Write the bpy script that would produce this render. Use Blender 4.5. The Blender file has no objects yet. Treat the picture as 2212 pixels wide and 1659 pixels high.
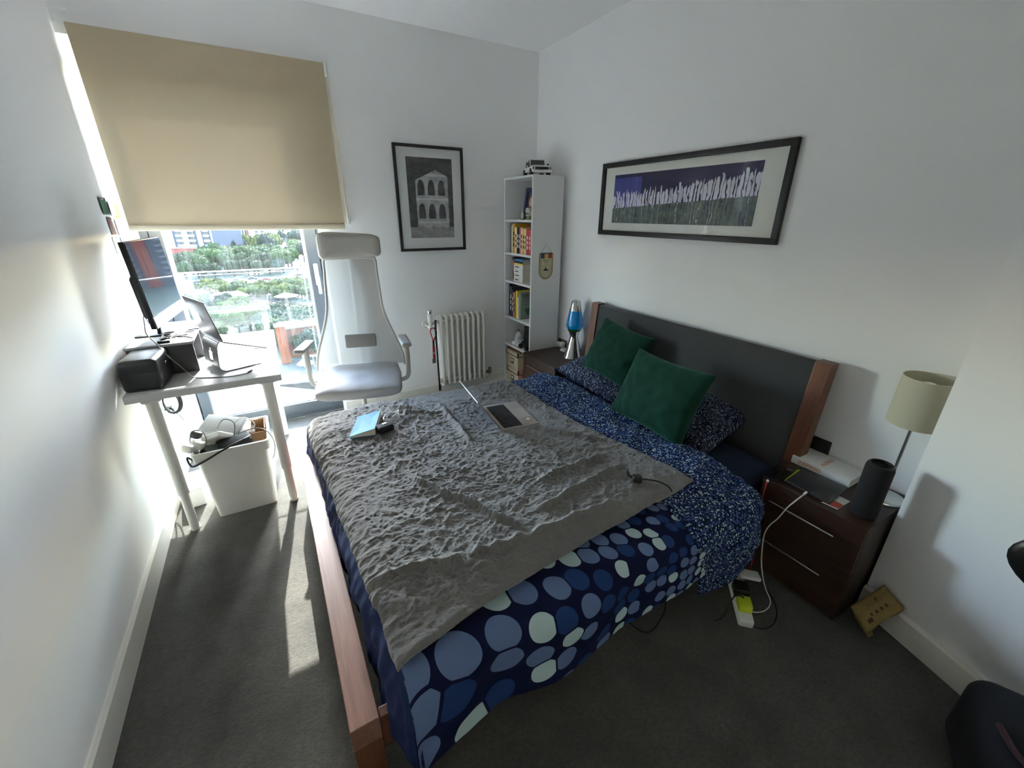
import bpy, bmesh, math, random
import numpy as np
from mathutils import Vector as V, Matrix, Euler
sc = bpy.context.scene
COL = sc.collection
PI = math.pi

# ------------------------------------------------------------------ camera
cam = bpy.data.cameras.new('camera')
cam.sensor_width = 36.0
cam.lens = 903.738 / 2212 * 36
cam.clip_start = 0.02
cam.clip_end = 3000
co = bpy.data.objects.new('camera', cam)
COL.objects.link(co)
YAW, PITCH, ROLL = math.radians(29.778), math.radians(22.065), math.radians(-0.3167)
fw = V((math.sin(YAW) * math.cos(PITCH), math.cos(YAW) * math.cos(PITCH), -math.sin(PITCH)))
rt = V((math.cos(YAW), -math.sin(YAW), 0))
dn = fw.cross(rt)
r2 = rt * math.cos(ROLL) + dn * math.sin(ROLL)
d2 = -rt * math.sin(ROLL) + dn * math.cos(ROLL)
co.matrix_world = Matrix(((r2.x, -d2.x, -fw.x, 0), (r2.y, -d2.y, -fw.y, 0), (r2.z, -d2.z, -fw.z, 1.57), (0, 0, 0, 1)))
sc.camera = co

# ------------------------------------------------------------------ world, sun, exposure
w = bpy.data.worlds.new('sky')
sc.world = w
w.use_nodes = True
wn = w.node_tree.nodes
wl = w.node_tree.links
wn.clear()
sky = wn.new('ShaderNodeTexSky')
sky.sky_type = 'NISHITA'
sky.sun_disc = False
sky.sun_elevation = math.radians(35.5)
sky.sun_rotation = math.radians(8.5)
sky.altitude = 50
sky.air_density = 1.0
sky.dust_density = 0.9
sky.ozone_density = 1.0
bg = wn.new('ShaderNodeBackground')
bg.inputs['Strength'].default_value = SKY_STRENGTH = 3.0
wo = wn.new('ShaderNodeOutputWorld')
wl.new(sky.outputs[0], bg.inputs[0])
wl.new(bg.outputs[0], wo.inputs[0])

sun = bpy.data.lights.new('sun', 'SUN')
sun.energy = 8.5
sun.angle = math.radians(0.53)
sun.color = (1.0, 0.98, 0.95)
so = bpy.data.objects.new('sun', sun)
COL.objects.link(so)
so.location = (3, 20, 14)
so.rotation_euler = V((-0.150, -1.0, -0.715)).to_track_quat('-Z', 'Y').to_euler()

# portal that guides light sampling through the window opening (gives no light of its own)
pl = bpy.data.lights.new('window_portal', 'AREA')
pl.shape = 'RECTANGLE'
pl.size, pl.size_y = 1.1, 2.4
pl.cycles.is_portal = True
po = bpy.data.objects.new('window_portal', pl)
COL.objects.link(po)
po.location = (-0.15, 3.72, 1.2)
po.rotation_euler = V((0, -1, 0)).to_track_quat('-Z', 'Z').to_euler()

vs = sc.view_settings
vs.view_transform = 'Standard'
vs.look = 'None'
vs.gamma = 1.0
vs.use_curve_mapping = False
vs.exposure = 1.9
sc.display_settings.display_device = 'sRGB'
sc.cycles.max_bounces = 18
sc.cycles.diffuse_bounces = 12
sc.cycles.transparent_max_bounces = 16
sc.cycles.sample_clamp_indirect = 8.0
sc.cycles.use_denoising = True
sc.cycles.caustics_reflective = False
sc.cycles.caustics_refractive = False

# ------------------------------------------------------------------ materials
def lin(c):
    return tuple((x / 255 / 12.92 if x / 255 <= 0.04045 else ((x / 255 + 0.055) / 1.055) ** 2.4) for x in c)

class NT:
    def __init__(s, name):
        s.m = bpy.data.materials.new(name)
        s.m.use_nodes = True
        s.n = s.m.node_tree.nodes
        s.l = s.m.node_tree.links
        s.p = s.n['Principled BSDF']
        s.o = s.n['Material Output']
    def new(s, t, **kw):
        x = s.n.new(t)
        for k, v in kw.items():
            setattr(x, k, v)
        return x
    def link(s, a, b):
        s.l.new(a, b)
    def coord(s, which='Object', scale=(1, 1, 1), rot=(0, 0, 0), loc=(0, 0, 0)):
        t = s.new('ShaderNodeTexCoord')
        mp = s.new('ShaderNodeMapping')
        mp.inputs['Scale'].default_value = scale
        mp.inputs['Rotation'].default_value = rot
        mp.inputs['Location'].default_value = loc
        s.link(t.outputs[which], mp.inputs[0])
        return mp.outputs[0]
    def noise(s, vec, scale=5, detail=3, rough=0.5, dist=0):
        t = s.new('ShaderNodeTexNoise')
        t.inputs['Scale'].default_value = scale
        t.inputs['Detail'].default_value = detail
        t.inputs['Roughness'].default_value = rough
        t.inputs['Distortion'].default_value = dist
        s.link(vec, t.inputs['Vector'])
        return t.outputs['Fac']
    def ramp(s, fac, stops, interp='LINEAR'):
        r = s.new('ShaderNodeValToRGB')
        r.color_ramp.interpolation = interp
        e = r.color_ramp.elements
        while len(e) < len(stops):
            e.new(0.5)
        for el, (p, c) in zip(e, stops):
            el.position = p
            el.color = (*c, 1) if len(c) == 3 else c
        s.link(fac, r.inputs[0])
        return r.outputs[0]
    def math(s, op, a, b=None, clamp=False):
        m = s.new('ShaderNodeMath', operation=op, use_clamp=clamp)
        for i, v in enumerate((a, b)):
            if v is None:
                continue
            if isinstance(v, (int, float)):
                m.inputs[i].default_value = v
            else:
                s.link(v, m.inputs[i])
        return m.outputs[0]
    def mix(s, fac, a, b):
        m = s.new('ShaderNodeMix', data_type='RGBA')
        if isinstance(fac, (int, float)):
            m.inputs[0].default_value = fac
        else:
            s.link(fac, m.inputs[0])
        for i, v in ((6, a), (7, b)):
            if isinstance(v, tuple):
                m.inputs[i].default_value = (*v[:3], 1)
            else:
                s.link(v, m.inputs[i])
        return m.outputs[2]
    def bump(s, h, strength=0.3, dist=0.01):
        b = s.new('ShaderNodeBump')
        b.inputs['Strength'].default_value = strength
        b.inputs['Distance'].default_value = dist
        s.link(h, b.inputs['Height'])
        s.link(b.outputs[0], s.p.inputs['Normal'])
    def setp(s, **kw):
        for k, v in kw.items():
            i = s.p.inputs[k.replace('_', ' ')]
            if isinstance(v, tuple):
                i.default_value = (*v[:3], 1) if len(i.default_value) == 4 else v
            elif isinstance(v, (int, float)):
                i.default_value = v
            else:
                s.link(v, i)

def mat(name, c, rough=0.5, metal=0.0, var=0.06, nscale=6, bump=0.0, bscale=200, spec=0.5, sheen=0.0, coat=0.0):
    t = NT(name)
    c = lin(c)
    v = t.coord()
    f = t.noise(v, nscale, 3)
    t.setp(Base_Color=t.mix(f, tuple(max(0, x * (1 - var)) for x in c), tuple(min(1, x * (1 + var)) for x in c)),
           Roughness=rough, Metallic=metal)
    t.p.inputs['Specular IOR Level'].default_value = spec
    if sheen:
        t.p.inputs['Sheen Weight'].default_value = sheen
        t.p.inputs['Sheen Roughness'].default_value = 0.5
    if coat:
        t.p.inputs['Coat Weight'].default_value = coat
    if bump:
        t.bump(t.noise(v, bscale, 4), bump, 0.004)
    return t.m

def wood(name, c1, c2, axis='x', rough=0.4, scale=1.0, rot=(0, 0, 0)):
    t = NT(name)
    s = {'x': (0.9, 14, 14), 'y': (14, 0.9, 14), 'z': (14, 14, 0.9)}[axis]
    v = t.coord(scale=tuple(k * scale for k in s))
    f = t.noise(v, 2.2, 5, 0.6, 0.6)
    f2 = t.noise(v, 9, 3, 0.6, 0.2)
    g = t.math('ADD', t.math('MULTIPLY', f, 0.7), t.math('MULTIPLY', f2, 0.3))
    t.setp(Base_Color=t.ramp(g, [(0.3, lin(c1)), (0.68, lin(c2))]), Roughness=rough)
    t.bump(g, 0.08, 0.002)
    return t.m

# ------------------------------------------------------------------ geometry helpers
class B:
    """collects shapes into one mesh"""
    def __init__(s):
        s.bm = bmesh.new()
    def add(s, tmp, M=None):
        if M is not None:
            bmesh.ops.transform(tmp, matrix=M, verts=tmp.verts)
        me = bpy.data.meshes.new('tmp')
        tmp.to_mesh(me)
        tmp.free()
        s.bm.from_mesh(me)
        bpy.data.meshes.remove(me)
        return s
    def box(s, c, size, rot=None, bev=0.0, seg=2, top=None, M=None):
        t = bmesh.new()
        bmesh.ops.create_cube(t, size=1)
        for v in t.verts:
            v.co = V((v.co.x * size[0], v.co.y * size[1], v.co.z * size[2]))
            if top and v.co.z > 0:
                v.co.x *= top[0]
                v.co.y *= top[1]
        if bev:
            bmesh.ops.bevel(t, geom=t.edges[:], offset=bev, segments=seg, affect='EDGES', profile=0.5)
        R = Matrix.Translation(V(c))
        if rot is not None:
            R = R @ (rot.to_4x4() if isinstance(rot, Matrix) else Euler(rot).to_matrix().to_4x4())
        if M is not None:
            R = M @ R
        return s.add(t, R)
    def span(s, a, b, bev=0.0, seg=2):
        a, b = V(a), V(b)
        return s.box((a + b) / 2, tuple(abs(x) for x in (b - a)), bev=bev, seg=seg)
    def cyl(s, p0, p1, r0, r1=None, n=24, bev=0.0):
        p0, p1 = V(p0), V(p1)
        r1 = r0 if r1 is None else r1
        t = bmesh.new()
        L = (p1 - p0).length
        bmesh.ops.create_cone(t, cap_ends=True, cap_tris=False, segments=n, radius1=r0, radius2=r1, depth=L)
        if bev:
            ee = [e for e in t.edges if abs(e.verts[0].co.z - e.verts[1].co.z) < 1e-6]
            bmesh.ops.bevel(t, geom=ee, offset=bev, segments=2, affect='EDGES', profile=0.5)
        q = (p1 - p0).to_track_quat('Z', 'Y').to_matrix().to_4x4()
        return s.add(t, Matrix.Translation((p0 + p1) / 2) @ q)
    def ball(s, c, r, n=16, M=None):
        t = bmesh.new()
        bmesh.ops.create_uvsphere(t, u_segments=n, v_segments=max(6, n // 2), radius=1)
        rr = (r, r, r) if isinstance(r, (int, float)) else r
        X = Matrix.Translation(V(c)) @ (M.to_4x4() if M is not None else Matrix.Identity(4)) @ Matrix.Diagonal((*rr, 1))
        return s.add(t, X)
    def tube(s, pts, r, n=8, closed=False, smooth=0):
        pts = [V(p) for p in pts]
        if smooth:
            pts = spline(pts, smooth, closed)
        N = len(pts)
        rr = r if isinstance(r, (list, tuple)) else None
        bm = s.bm
        rings = []
        up = None
        for i, p in enumerate(pts):
            a = pts[i - 1] if (i > 0 or closed) else p
            b = pts[(i + 1) % N] if (i < N - 1 or closed) else p
            d = (b - a)
            if d.length < 1e-9:
                d = V((0, 0, 1))
            d.normalize()
            if up is None:
                up = d.orthogonal().normalized()
            up = (up - d * up.dot(d))
            up = up.normalized() if up.length > 1e-6 else d.orthogonal().normalized()
            sd = d.cross(up)
            ra = rr[i * (len(rr) - 1) // max(1, N - 1)] if rr else r
            rings.append([bm.verts.new(p + (up * math.cos(2 * PI * k / n) + sd * math.sin(2 * PI * k / n)) * ra) for k in range(n)])
        for i in range(N if closed else N - 1):
            A, Bq = rings[i], rings[(i + 1) % N]
            for k in range(n):
                bm.faces.new((A[k], A[(k + 1) % n], Bq[(k + 1) % n], Bq[k]))
        if not closed:
            bm.faces.new(rings[0][::-1])
            bm.faces.new(rings[-1])
        return s
    def lathe(s, prof, c=(0, 0, 0), n=40, M=None):
        t = bmesh.new()
        rings = []
        for r, z in prof:
            if r < 1e-6:
                rings.append([t.verts.new((0, 0, z))])
            else:
                rings.append([t.verts.new((r * math.cos(2 * PI * k / n), r * math.sin(2 * PI * k / n), z)) for k in range(n)])
        for A, Bq in zip(rings, rings[1:]):
            for k in range(n):
                a, b = A[k % len(A)], A[(k + 1) % len(A)]
                d, e = Bq[k % len(Bq)], Bq[(k + 1) % len(Bq)]
                vv = []
                for q in (a, b, e, d):
                    if q not in vv:
                        vv.append(q)
                if len(vv) > 2:
                    t.faces.new(vv)
        X = Matrix.Translation(V(c))
        if M is not None:
            X = X @ M.to_4x4()
        return s.add(t, X)
    def prism(s, poly, o, u, v, depth, bev=0.0):
        """polygon poly (2-D) in the plane o + a*u + b*v, extruded by the vector depth"""
        t = bmesh.new()
        o, u, v, dp = V(o), V(u), V(v), V(depth)
        A = [t.verts.new(o + u * a + v * b) for a, b in poly]
        Bq = [t.verts.new(o + u * a + v * b + dp) for a, b in poly]
        t.faces.new(A[::-1])
        t.faces.new(Bq)
        n = len(poly)
        for i in range(n):
            t.faces.new((A[i], A[(i + 1) % n], Bq[(i + 1) % n], Bq[i]))
        bmesh.ops.recalc_face_normals(t, faces=t.faces[:])
        if bev:
            bmesh.ops.bevel(t, geom=t.edges[:], offset=bev, segments=2, affect='EDGES', profile=0.5)
        return s.add(t)
    def done(s, name, m, parent=None, smooth=35, world=False):
        me = bpy.data.meshes.new(name)
        bmesh.ops.recalc_face_normals(s.bm, faces=s.bm.faces[:])
        s.bm.to_mesh(me)
        s.bm.free()
        return put(name, me, m, parent, smooth)

def put(name, me, m, parent=None, smooth=35):
    if smooth:
        me.shade_smooth()
        me.set_sharp_from_angle(angle=math.radians(smooth))
    o = bpy.data.objects.new(name, me)
    for x in (m if isinstance(m, (list, tuple)) else [m]):
        me.materials.append(x)
    COL.objects.link(o)
    if parent is not None:
        o.parent = parent
        o.matrix_parent_inverse = inv(parent)
    return o

def inv(p):
    M = Matrix.Identity(4)
    chain = []
    while p is not None:
        chain.append(p)
        p = p.parent
    for q in reversed(chain):
        M = M @ q.matrix_parent_inverse @ q.matrix_basis
    return M.inverted()

def spline(pts, k=6, closed=False):
    out = []
    N = len(pts)
    for i in range(N if closed else N - 1):
        p1, p2 = pts[i], pts[(i + 1) % N]
        p0 = pts[i - 1] if (i > 0 or closed) else p1
        p3 = pts[(i + 2) % N] if (i < N - 2 or closed) else p2
        for j in range(k):
            t = j / k
            out.append(0.5 * ((2 * p1) + (p2 - p0) * t + (2 * p0 - 5 * p1 + 4 * p2 - p3) * t * t + (3 * p1 - p0 - 3 * p2 + p3) * t ** 3))
    if not closed:
        out.append(pts[-1])
    return out

def gridmesh(name, P, uv=None, closed_u=False):
    """P: array (nu, nv, 3) -> mesh of quads, with an optional UV array (nu, nv, 2)"""
    nu, nv = P.shape[:2]
    me = bpy.data.meshes.new(name)
    idx = np.arange(nu * nv).reshape(nu, nv)
    f = np.stack([idx[:-1, :-1], idx[1:, :-1], idx[1:, 1:], idx[:-1, 1:]], -1).reshape(-1, 4)
    me.vertices.add(nu * nv)
    me.vertices.foreach_set('co', P.reshape(-1).astype(np.float32))
    me.loops.add(f.size)
    me.loops.foreach_set('vertex_index', f.reshape(-1).astype(np.int32))
    me.polygons.add(len(f))
    me.polygons.foreach_set('loop_start', np.arange(0, f.size, 4, dtype=np.int32))
    me.update(calc_edges=True)
    if uv is not None:
        L = me.uv_layers.new(name='UVMap')
        L.data.foreach_set('uv', uv.reshape(-1, 2)[f.reshape(-1)].reshape(-1).astype(np.float32))
    me.validate()
    return me

_rng = np.random.default_rng(7)
_PERM = np.concatenate([_rng.permutation(256)] * 3)
_GR = _rng.normal(size=(256, 2))
_GR /= np.linalg.norm(_GR, axis=1, keepdims=True)

def pnoise(x, y):
    """2-D Perlin noise on arrays"""
    xi, yi = np.floor(x).astype(int), np.floor(y).astype(int)
    xf, yf = x - xi, y - yi
    u, v = xf ** 3 * (xf * (xf * 6 - 15) + 10), yf ** 3 * (yf * (yf * 6 - 15) + 10)
    def g(i, j):
        h = _PERM[_PERM[(xi + i) & 255] + ((yi + j) & 255)]
        return _GR[h, 0] * (xf - i) + _GR[h, 1] * (yf - j)
    a = g(0, 0) + u * (g(1, 0) - g(0, 0))
    b = g(0, 1) + u * (g(1, 1) - g(0, 1))
    return (a + v * (b - a)) * 1.5

def fbm(x, y, o=4):
    r = 0
    for i in range(o):
        r = r + pnoise(x * 2 ** i + 17 * i, y * 2 ** i - 9 * i) / 2 ** i
    return r

def ridge(x, y):
    return 1 - np.abs(pnoise(x, y)) * 1.6

def thing(name, label, cat, loc=(0, 0, 0), group=None):
    o = bpy.data.objects.new(name, None)
    o.empty_display_size = 0.05
    COL.objects.link(o)
    o.location = loc
    o['kind'] = 'thing'
    o['label'] = label
    o['category'] = cat
    if group:
        o['group'] = group
    return o

def tag(o, label, cat, group=None):
    o['kind'] = 'thing'
    o['label'] = label
    o['category'] = cat
    if group:
        o['group'] = group
    return o

def structure(o):
    o['kind'] = 'structure'
    return o

def dup(root, off=(0, 0, 0), label=None, group=None, rotz=0.0, scale=None):
    """a copy of a thing with copies of its parts and sub-parts"""
    r = root.copy()
    COL.objects.link(r)
    r.location = root.location + V(off)
    if rotz:
        r.rotation_euler = (0, 0, root.rotation_euler.z + rotz)
    if scale:
        r.scale = (scale,) * 3
    if label:
        r['label'] = label
    if group:
        r['group'] = group
    for ch in list(root.children):
        c = ch.copy()
        COL.objects.link(c)
        c.parent = r
        for g in list(ch.children):
            d = g.copy()
            COL.objects.link(d)
            d.parent = c
    return r

def text(name, s, m, parent, size, loc, xdir, ydir, extrude=0.0004, align='LEFT'):
    cu = bpy.data.curves.new(name, 'FONT')
    cu.body = s
    cu.size = size
    cu.extrude = extrude
    cu.align_x = align
    cu.materials.append(m)
    o = bpy.data.objects.new(name, cu)
    COL.objects.link(o)
    x, y = V(xdir).normalized(), V(ydir).normalized()
    z = x.cross(y)
    o.matrix_basis = Matrix(((x.x, y.x, z.x, loc[0]), (x.y, y.y, z.y, loc[1]), (x.z, y.z, z.z, loc[2]), (0, 0, 0, 1)))
    bpy.context.view_layer.update()
    me = bpy.data.meshes.new_from_object(o)
    M = o.matrix_basis.copy()
    bpy.data.objects.remove(o)
    bpy.data.curves.remove(cu)
    me.transform(M)
    return put(name, me, [], parent, smooth=0)

# ------------------------------------------------------------------ shared materials
M_WALL = mat('wall paint', (240, 240, 240), 0.75, var=0.015, nscale=2, bump=0.05, bscale=300, spec=0.3)
M_CEIL = mat('ceiling paint', (243, 243, 243), 0.8, var=0.01, nscale=2)
M_SKIRT = mat('gloss trim paint', (228, 225, 217), 0.4, var=0.02)
M_WHITE = mat('white laminate', (212, 211, 209), 0.35, var=0.01)
M_WPLAS = mat('white plastic', (228, 226, 220), 0.4, var=0.01)
M_WMET = mat('white enamel', (226, 224, 216), 0.35, var=0.02)
M_BLACK = mat('black plastic', (22, 22, 23), 0.4, var=0.05)
M_BLACKM = mat('matt black', (16, 16, 17), 0.7, var=0.08)
M_RUBBER = mat('black rubber cable', (20, 19, 19), 0.55)
M_CHROME = mat('polished steel', (205, 205, 203), 0.14, 1.0, var=0.01)
M_ALU = mat('brushed aluminium', (176, 176, 176), 0.42, 0.6, var=0.03)
M_STEEL = mat('satin steel', (150, 148, 145), 0.3, 1.0, var=0.03)
M_GREY = mat('grey cable', (120, 118, 114), 0.5)
M_PAPER = mat('white paper', (232, 231, 228), 0.7, var=0.015)
M_WALNUT_X = wood('walnut along x', (78, 44, 29), (124, 76, 52), 'x')
M_WALNUT_Y = wood('walnut along y', (112, 76, 62), (160, 116, 98), 'y')
M_WALNUT_Z = wood('walnut upright', (84, 48, 33), (132, 83, 58), 'z')
M_DKWOOD_X = wood('dark walnut along x', (38, 24, 18), (66, 42, 32), 'x')
M_DKWOOD_Y = wood('dark walnut along y', (40, 25, 18), (70, 45, 34), 'y')
M_DKWOOD_Z = wood('dark walnut upright', (36, 22, 17), (58, 37, 28), 'z')
# ================================================================== ROOM
XL, XR, YB, ZC = -0.70, 2.162, 3.378, 2.746
EX, EY = 1.985, 0.406            # free corner of the angled wall
AX = 0.302                       # its slope in plan
YF = -1.35

def carpet():
    t = NT('grey carpet')
    v = t.coord()
    f = t.ramp(t.noise(v, 4.0, 5, 0.65), [(0.35, (0, 0, 0)), (0.65, (1, 1, 1))])
    g = t.noise(t.coord(scale=(1, 1.5, 1)), 60, 5, 0.75)
    h = t.noise(v, 420, 3, 0.7)
    base = t.mix(f, lin((80, 77, 71)), lin((110, 106, 97)))
    t.setp(Base_Color=t.mix(t.math('MULTIPLY', t.ramp(g, [(0.36, (0, 0, 0)), (0.64, (1, 1, 1))]), 0.55), base, lin((46, 44, 40))), Roughness=0.95)
    t.p.inputs['Specular IOR Level'].default_value = 0.15
    t.p.inputs['Sheen Weight'].default_value = 0.25
    hh = t.math('ADD', t.math('MULTIPLY', g, 0.7), t.math('MULTIPLY', h, 0.5))
    t.bump(hh, 0.8, 0.02)
    return t.m

# floor with a slightly uneven pile
xs, ys = np.linspace(-0.85, 2.45, 130), np.linspace(YF - 0.1, 3.58, 200)
X, Y = np.meshgrid(xs, ys, indexing='ij')
Z = 0.0015 * fbm(X * 14, Y * 14, 3) - 0.0015
fl = put('floor', gridmesh('floor', np.stack([X, Y, Z], -1)), carpet())
structure(fl)
structure(B().span((-0.85, YF - 0.1, ZC), (2.45, 3.75, ZC + 0.12)).done('ceiling', M_CEIL))
structure(B().span((XL - 0.14, YF - 0.1, -0.02), (XL, 3.75, ZC)).done('wall_left', M_WALL))
wb = B()
wb.span((0.38, YB, -0.02), (2.45, 3.75, ZC)).span((XL, YB, 2.40), (0.38, 3.75, ZC))
structure(wb.done('wall_back', M_WALL))
structure(B().span((XR, 0.2, -0.02), (XR + 0.25, YB, ZC)).done('wall_right', M_WALL))
ang = [(EX, EY), (EX - AX * (EY - YF), YF), (2.45, YF), (2.45, 0.33), (2.2, 0.33)]
structure(B().prism(ang, (0, 0, -0.02), (1, 0, 0), (0, 1, 0), (0, 0, ZC + 0.02)).done('wall_corner', M_WALL))
structure(B().span((XL - 0.14, YF - 0.1, -0.02), (2.45, YF, ZC)).done('wall_front', M_WALL))

def skirting(name, p, q, nrm, h=0.15, th=0.015):
    p, q, n = V((*p, 0)), V((*q, 0)), V((*nrm, 0)).normalized()
    prof = [(0, 0), (th, 0), (th, h - 0.012), (th * 0.45, h), (0, h)]
    return structure(B().prism(prof, p, n, (0, 0, 1), q - p).done(name, M_SKIRT, smooth=20))
skirting('baseboard_back', (0.366, YB), (2.16, YB), (0, -1), 0.152)
skirting('baseboard_window', (0.38, 3.364), (0.38, 3.575), (-1, 0), 0.152)
skirting('baseboard_left', (XL, YF), (XL, 3.57), (1, 0), 0.125)
skirting('baseboard_right', (XR, 0.42), (XR, 3.363), (-1, 0), 0.15)
d = V((-AX, -1, 0)).normalized()
skirting('baseboard_corner', (EX + 0.0, EY), (EX - AX * (EY - YF), YF), (-d.y * -1, d.x * -1) if False else (d.y, -d.x), 0.115)

# ------------------------------------------------------------------ window (a tall tilt-and-turn sash)
M_ALUGREY = mat('grey powder coated aluminium', (84, 90, 96), 0.45, var=0.02)
M_GASKET = mat('window gasket', (60, 60, 60), 0.6)
def glass_mat(name, dirt=0.0, tint=(0.96, 0.98, 0.97), refl=1.0):
    t = NT(name)
    fr = t.new('ShaderNodeFresnel')
    geo = t.new('ShaderNodeNewGeometry')
    t.link(t.math('ADD', 1.5, t.math('MULTIPLY', geo.outputs['Backfacing'], 1 / 1.5 - 1.5)), fr.inputs['IOR'])
    tr = t.new('ShaderNodeBsdfTransparent')
    tr.inputs[0].default_value = (*tint, 1)
    gl = t.new('ShaderNodeBsdfGlossy')
    gl.inputs['Roughness'].default_value = 0.0
    mx = t.new('ShaderNodeMixShader')
    t.link(t.math('MULTIPLY', fr.outputs[0], refl), mx.inputs[0])
    t.link(tr.outputs[0], mx.inputs[1])
    t.link(gl.outputs[0], mx.inputs[2])
    out = mx.outputs[0]
    if dirt:
        v = t.coord(scale=(55, 55, 2.2))
        s1 = t.noise(v, 1.6, 4, 0.65, 0.3)
        v2 = t.coord(scale=(3, 3, 3))
        s2 = t.noise(v2, 1.5, 3)
        k = t.ramp(t.math('MULTIPLY', s1, t.math('ADD', s2, 0.45)), [(0.42, (0, 0, 0)), (0.75, (1, 1, 1))])
        df = t.new('ShaderNodeBsdfTranslucent')
        df.inputs[0].default_value = (0.9, 0.93, 0.92, 1)
        m2 = t.new('ShaderNodeMixShader')
        t.link(t.math('ADD', t.math('MULTIPLY', k, dirt), dirt * 0.22), m2.inputs[0])
        t.link(out, m2.inputs[1])
        t.link(df.outputs[0], m2.inputs[2])
        out = m2.outputs[0]
    t.link(out, t.o.inputs['Surface'])
    return t.m
M_PANE = glass_mat('rain streaked glass', 0.007, (0.96, 0.98, 0.97), 0.5)
M_CLEAR = glass_mat('clear glass', 0.0)

wf = B()
for a, b in (((-0.655, 0), (-0.612, 2.40)), ((0.368, 0), (0.38, 2.40)), ((-0.655, 0), (0.38, 0.030)), ((-0.655, 2.36), (0.38, 2.40))):
    wf.span((a[0], 3.575, a[1]), (b[0], 3.68, b[1]), bev=0.003)
win = structure(wf.done('window_1', M_ALUGREY))
ws = B()
for a, b in (((-0.606, 0.034), (-0.54, 2.352)), ((0.280, 0.034), (0.364, 2.352)), ((-0.54, 0.034), (0.28, 0.128)), ((-0.54, 2.27), (0.28, 2.352))):
    ws.span((a[0], 3.562, a[1]), (b[0], 3.655, b[1]), bev=0.004)
structure(ws.done('window_sash', M_ALUGREY, win))
gb = B()
for a, b in (((-0.545, 0.125), (-0.527, 2.28)), ((0.267, 0.125), (0.285, 2.28)), ((-0.545, 0.122), (0.285, 0.142)), ((-0.545, 2.262), (0.285, 2.28))):
    gb.span((a[0], 3.585, a[1]), (b[0], 3.645, b[1]), bev=0.003)
structure(gb.done('glazing_bead', M_WMET, win))
structure(B().span((-0.62, 3.600, 0.034), (-0.607, 3.66, 2.35)).done('window_gasket', M_GASKET, win))
structure(B().span((-0.53, 3.612, 0.138), (0.27, 3.618, 2.266)).done('pane', M_PANE, win))
structure(B().span((-0.70, 3.56, 0.0), (-0.655, 3.70, 2.40)).done('window_lining', M_WALL, win))
wh = B().box((0.325, 3.556, 1.14), (0.030, 0.014, 0.16), bev=0.006, seg=3)
wh.cyl((0.325, 3.556, 1.12), (0.325, 3.525, 1.12), 0.010)
wh.box((0.328, 3.520, 1.065), (0.022, 0.014, 0.13), bev=0.006, seg=3)
structure(wh.done('window_handle', M_WPLAS, win))

# Juliet balustrade outside the window
bal = thing('glass_balustrade', 'clear glass balustrade with a thin pale handrail outside the window', 'balustrade', (0, 3.9, 0))
B().span((-1.2, 3.895, -0.1), (0.9, 3.907, 1.14)).done('glass_panel', M_CLEAR, bal)
B().box((-0.15, 3.90, 1.162), (2.1, 0.016, 0.008), bev=0.002).done('handrail', M_WMET, bal)

# ------------------------------------------------------------------ roller blind
def blind_fabric():
    t = NT('beige blind fabric')
    v = t.coord(scale=(1, 1, 1))
    wv = t.math('ADD', t.noise(t.coord(scale=(1500, 1, 40)), 1, 2), t.noise(t.coord(scale=(40, 1, 1500)), 1, 2))
    n = t.noise(v, 2.5, 3)
    c = t.mix(n, lin((184, 170, 144)), lin((192, 178, 152)))
    t.setp(Base_Color=c, Roughness=0.9)
    t.p.inputs['Specular IOR Level'].default_value = 0.1
    t.bump(wv, 0.08, 0.001)
    tl = t.new('ShaderNodeBsdfTranslucent')
    t.link(c, tl.inputs[0])
    mx = t.new('ShaderNodeMixShader')
    mx.inputs[0].default_value = 0.012
    t.link(t.p.outputs[0], mx.inputs[1])
    t.link(tl.outputs[0], mx.inputs[2])
    t.link(mx.outputs[0], t.o.inputs['Surface'])
    return t.m
M_BLIND = blind_fabric()
M_CREAM = mat('cream plastic', (214, 203, 178), 0.4)
bl = thing('roller_blind', 'large beige roller blind pulled halfway down over the window', 'blind', (-0.05, 3.34, 1.47))
nx, nz = 60, 40
X, Z = np.meshgrid(np.linspace(-0.648, 0.540, nx), np.linspace(1.50, 2.44, nz), indexing='ij')
Yb = 3.346 + 0.0015 * np.sin(X * 5 + 1) + 0.0008 * fbm(X * 4, Z * 3, 2)
put('fabric', gridmesh('fabric', np.stack([X, Yb, Z], -1)), M_BLIND, bl)
B().box((-0.054, 3.345, 1.484), (1.19, 0.018, 0.032), bev=0.005).done('bottom_bar', M_CREAM, bl)
B().cyl((-0.650, 3.3615, 2.430), (0.540, 3.3615, 2.430), 0.0155, n=24).done('roller_tube', M_BLIND, bl)
B().box((0.551, 3.357, 2.408), (0.016, 0.040, 0.075), bev=0.006, seg=3).done('end_bracket', M_WPLAS, bl)
ch = B()
for dy in (-0.012, 0.012):
    ch.tube([(0.556, 3.350 + dy, 2.40), (0.562, 3.352 + dy, 1.95), (0.566, 3.354 + dy * 0.8, 1.54)], 0.0022, 6)
ch.done('bead_chain', M_CREAM, bl)
B().box((0.572, 3.360, 1.525), (0.018, 0.030, 0.055), bev=0.006, seg=3).cyl((0.572, 3.350, 1.525), (0.572, 3.338, 1.525), 0.010).done('chain_tensioner', M_WPLAS, bl)
# ================================================================== BED
M_HEAD = mat('charcoal headboard cloth', (74, 75, 76), 0.95, var=0.08, nscale=40, bump=0.25, bscale=700, spec=0.1, sheen=0.1)
M_SHEET = mat('navy cotton sheet', (40, 48, 68), 0.9, var=0.06, nscale=8, bump=0.1, bscale=500, spec=0.15)
BX0, BX1, BY0, BY1 = -0.032, 2.10, 0.795, 2.39
bed = thing('bed', 'walnut bed frame with a charcoal upholstered headboard', 'bed', (1.0, 1.6, 0))
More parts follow.
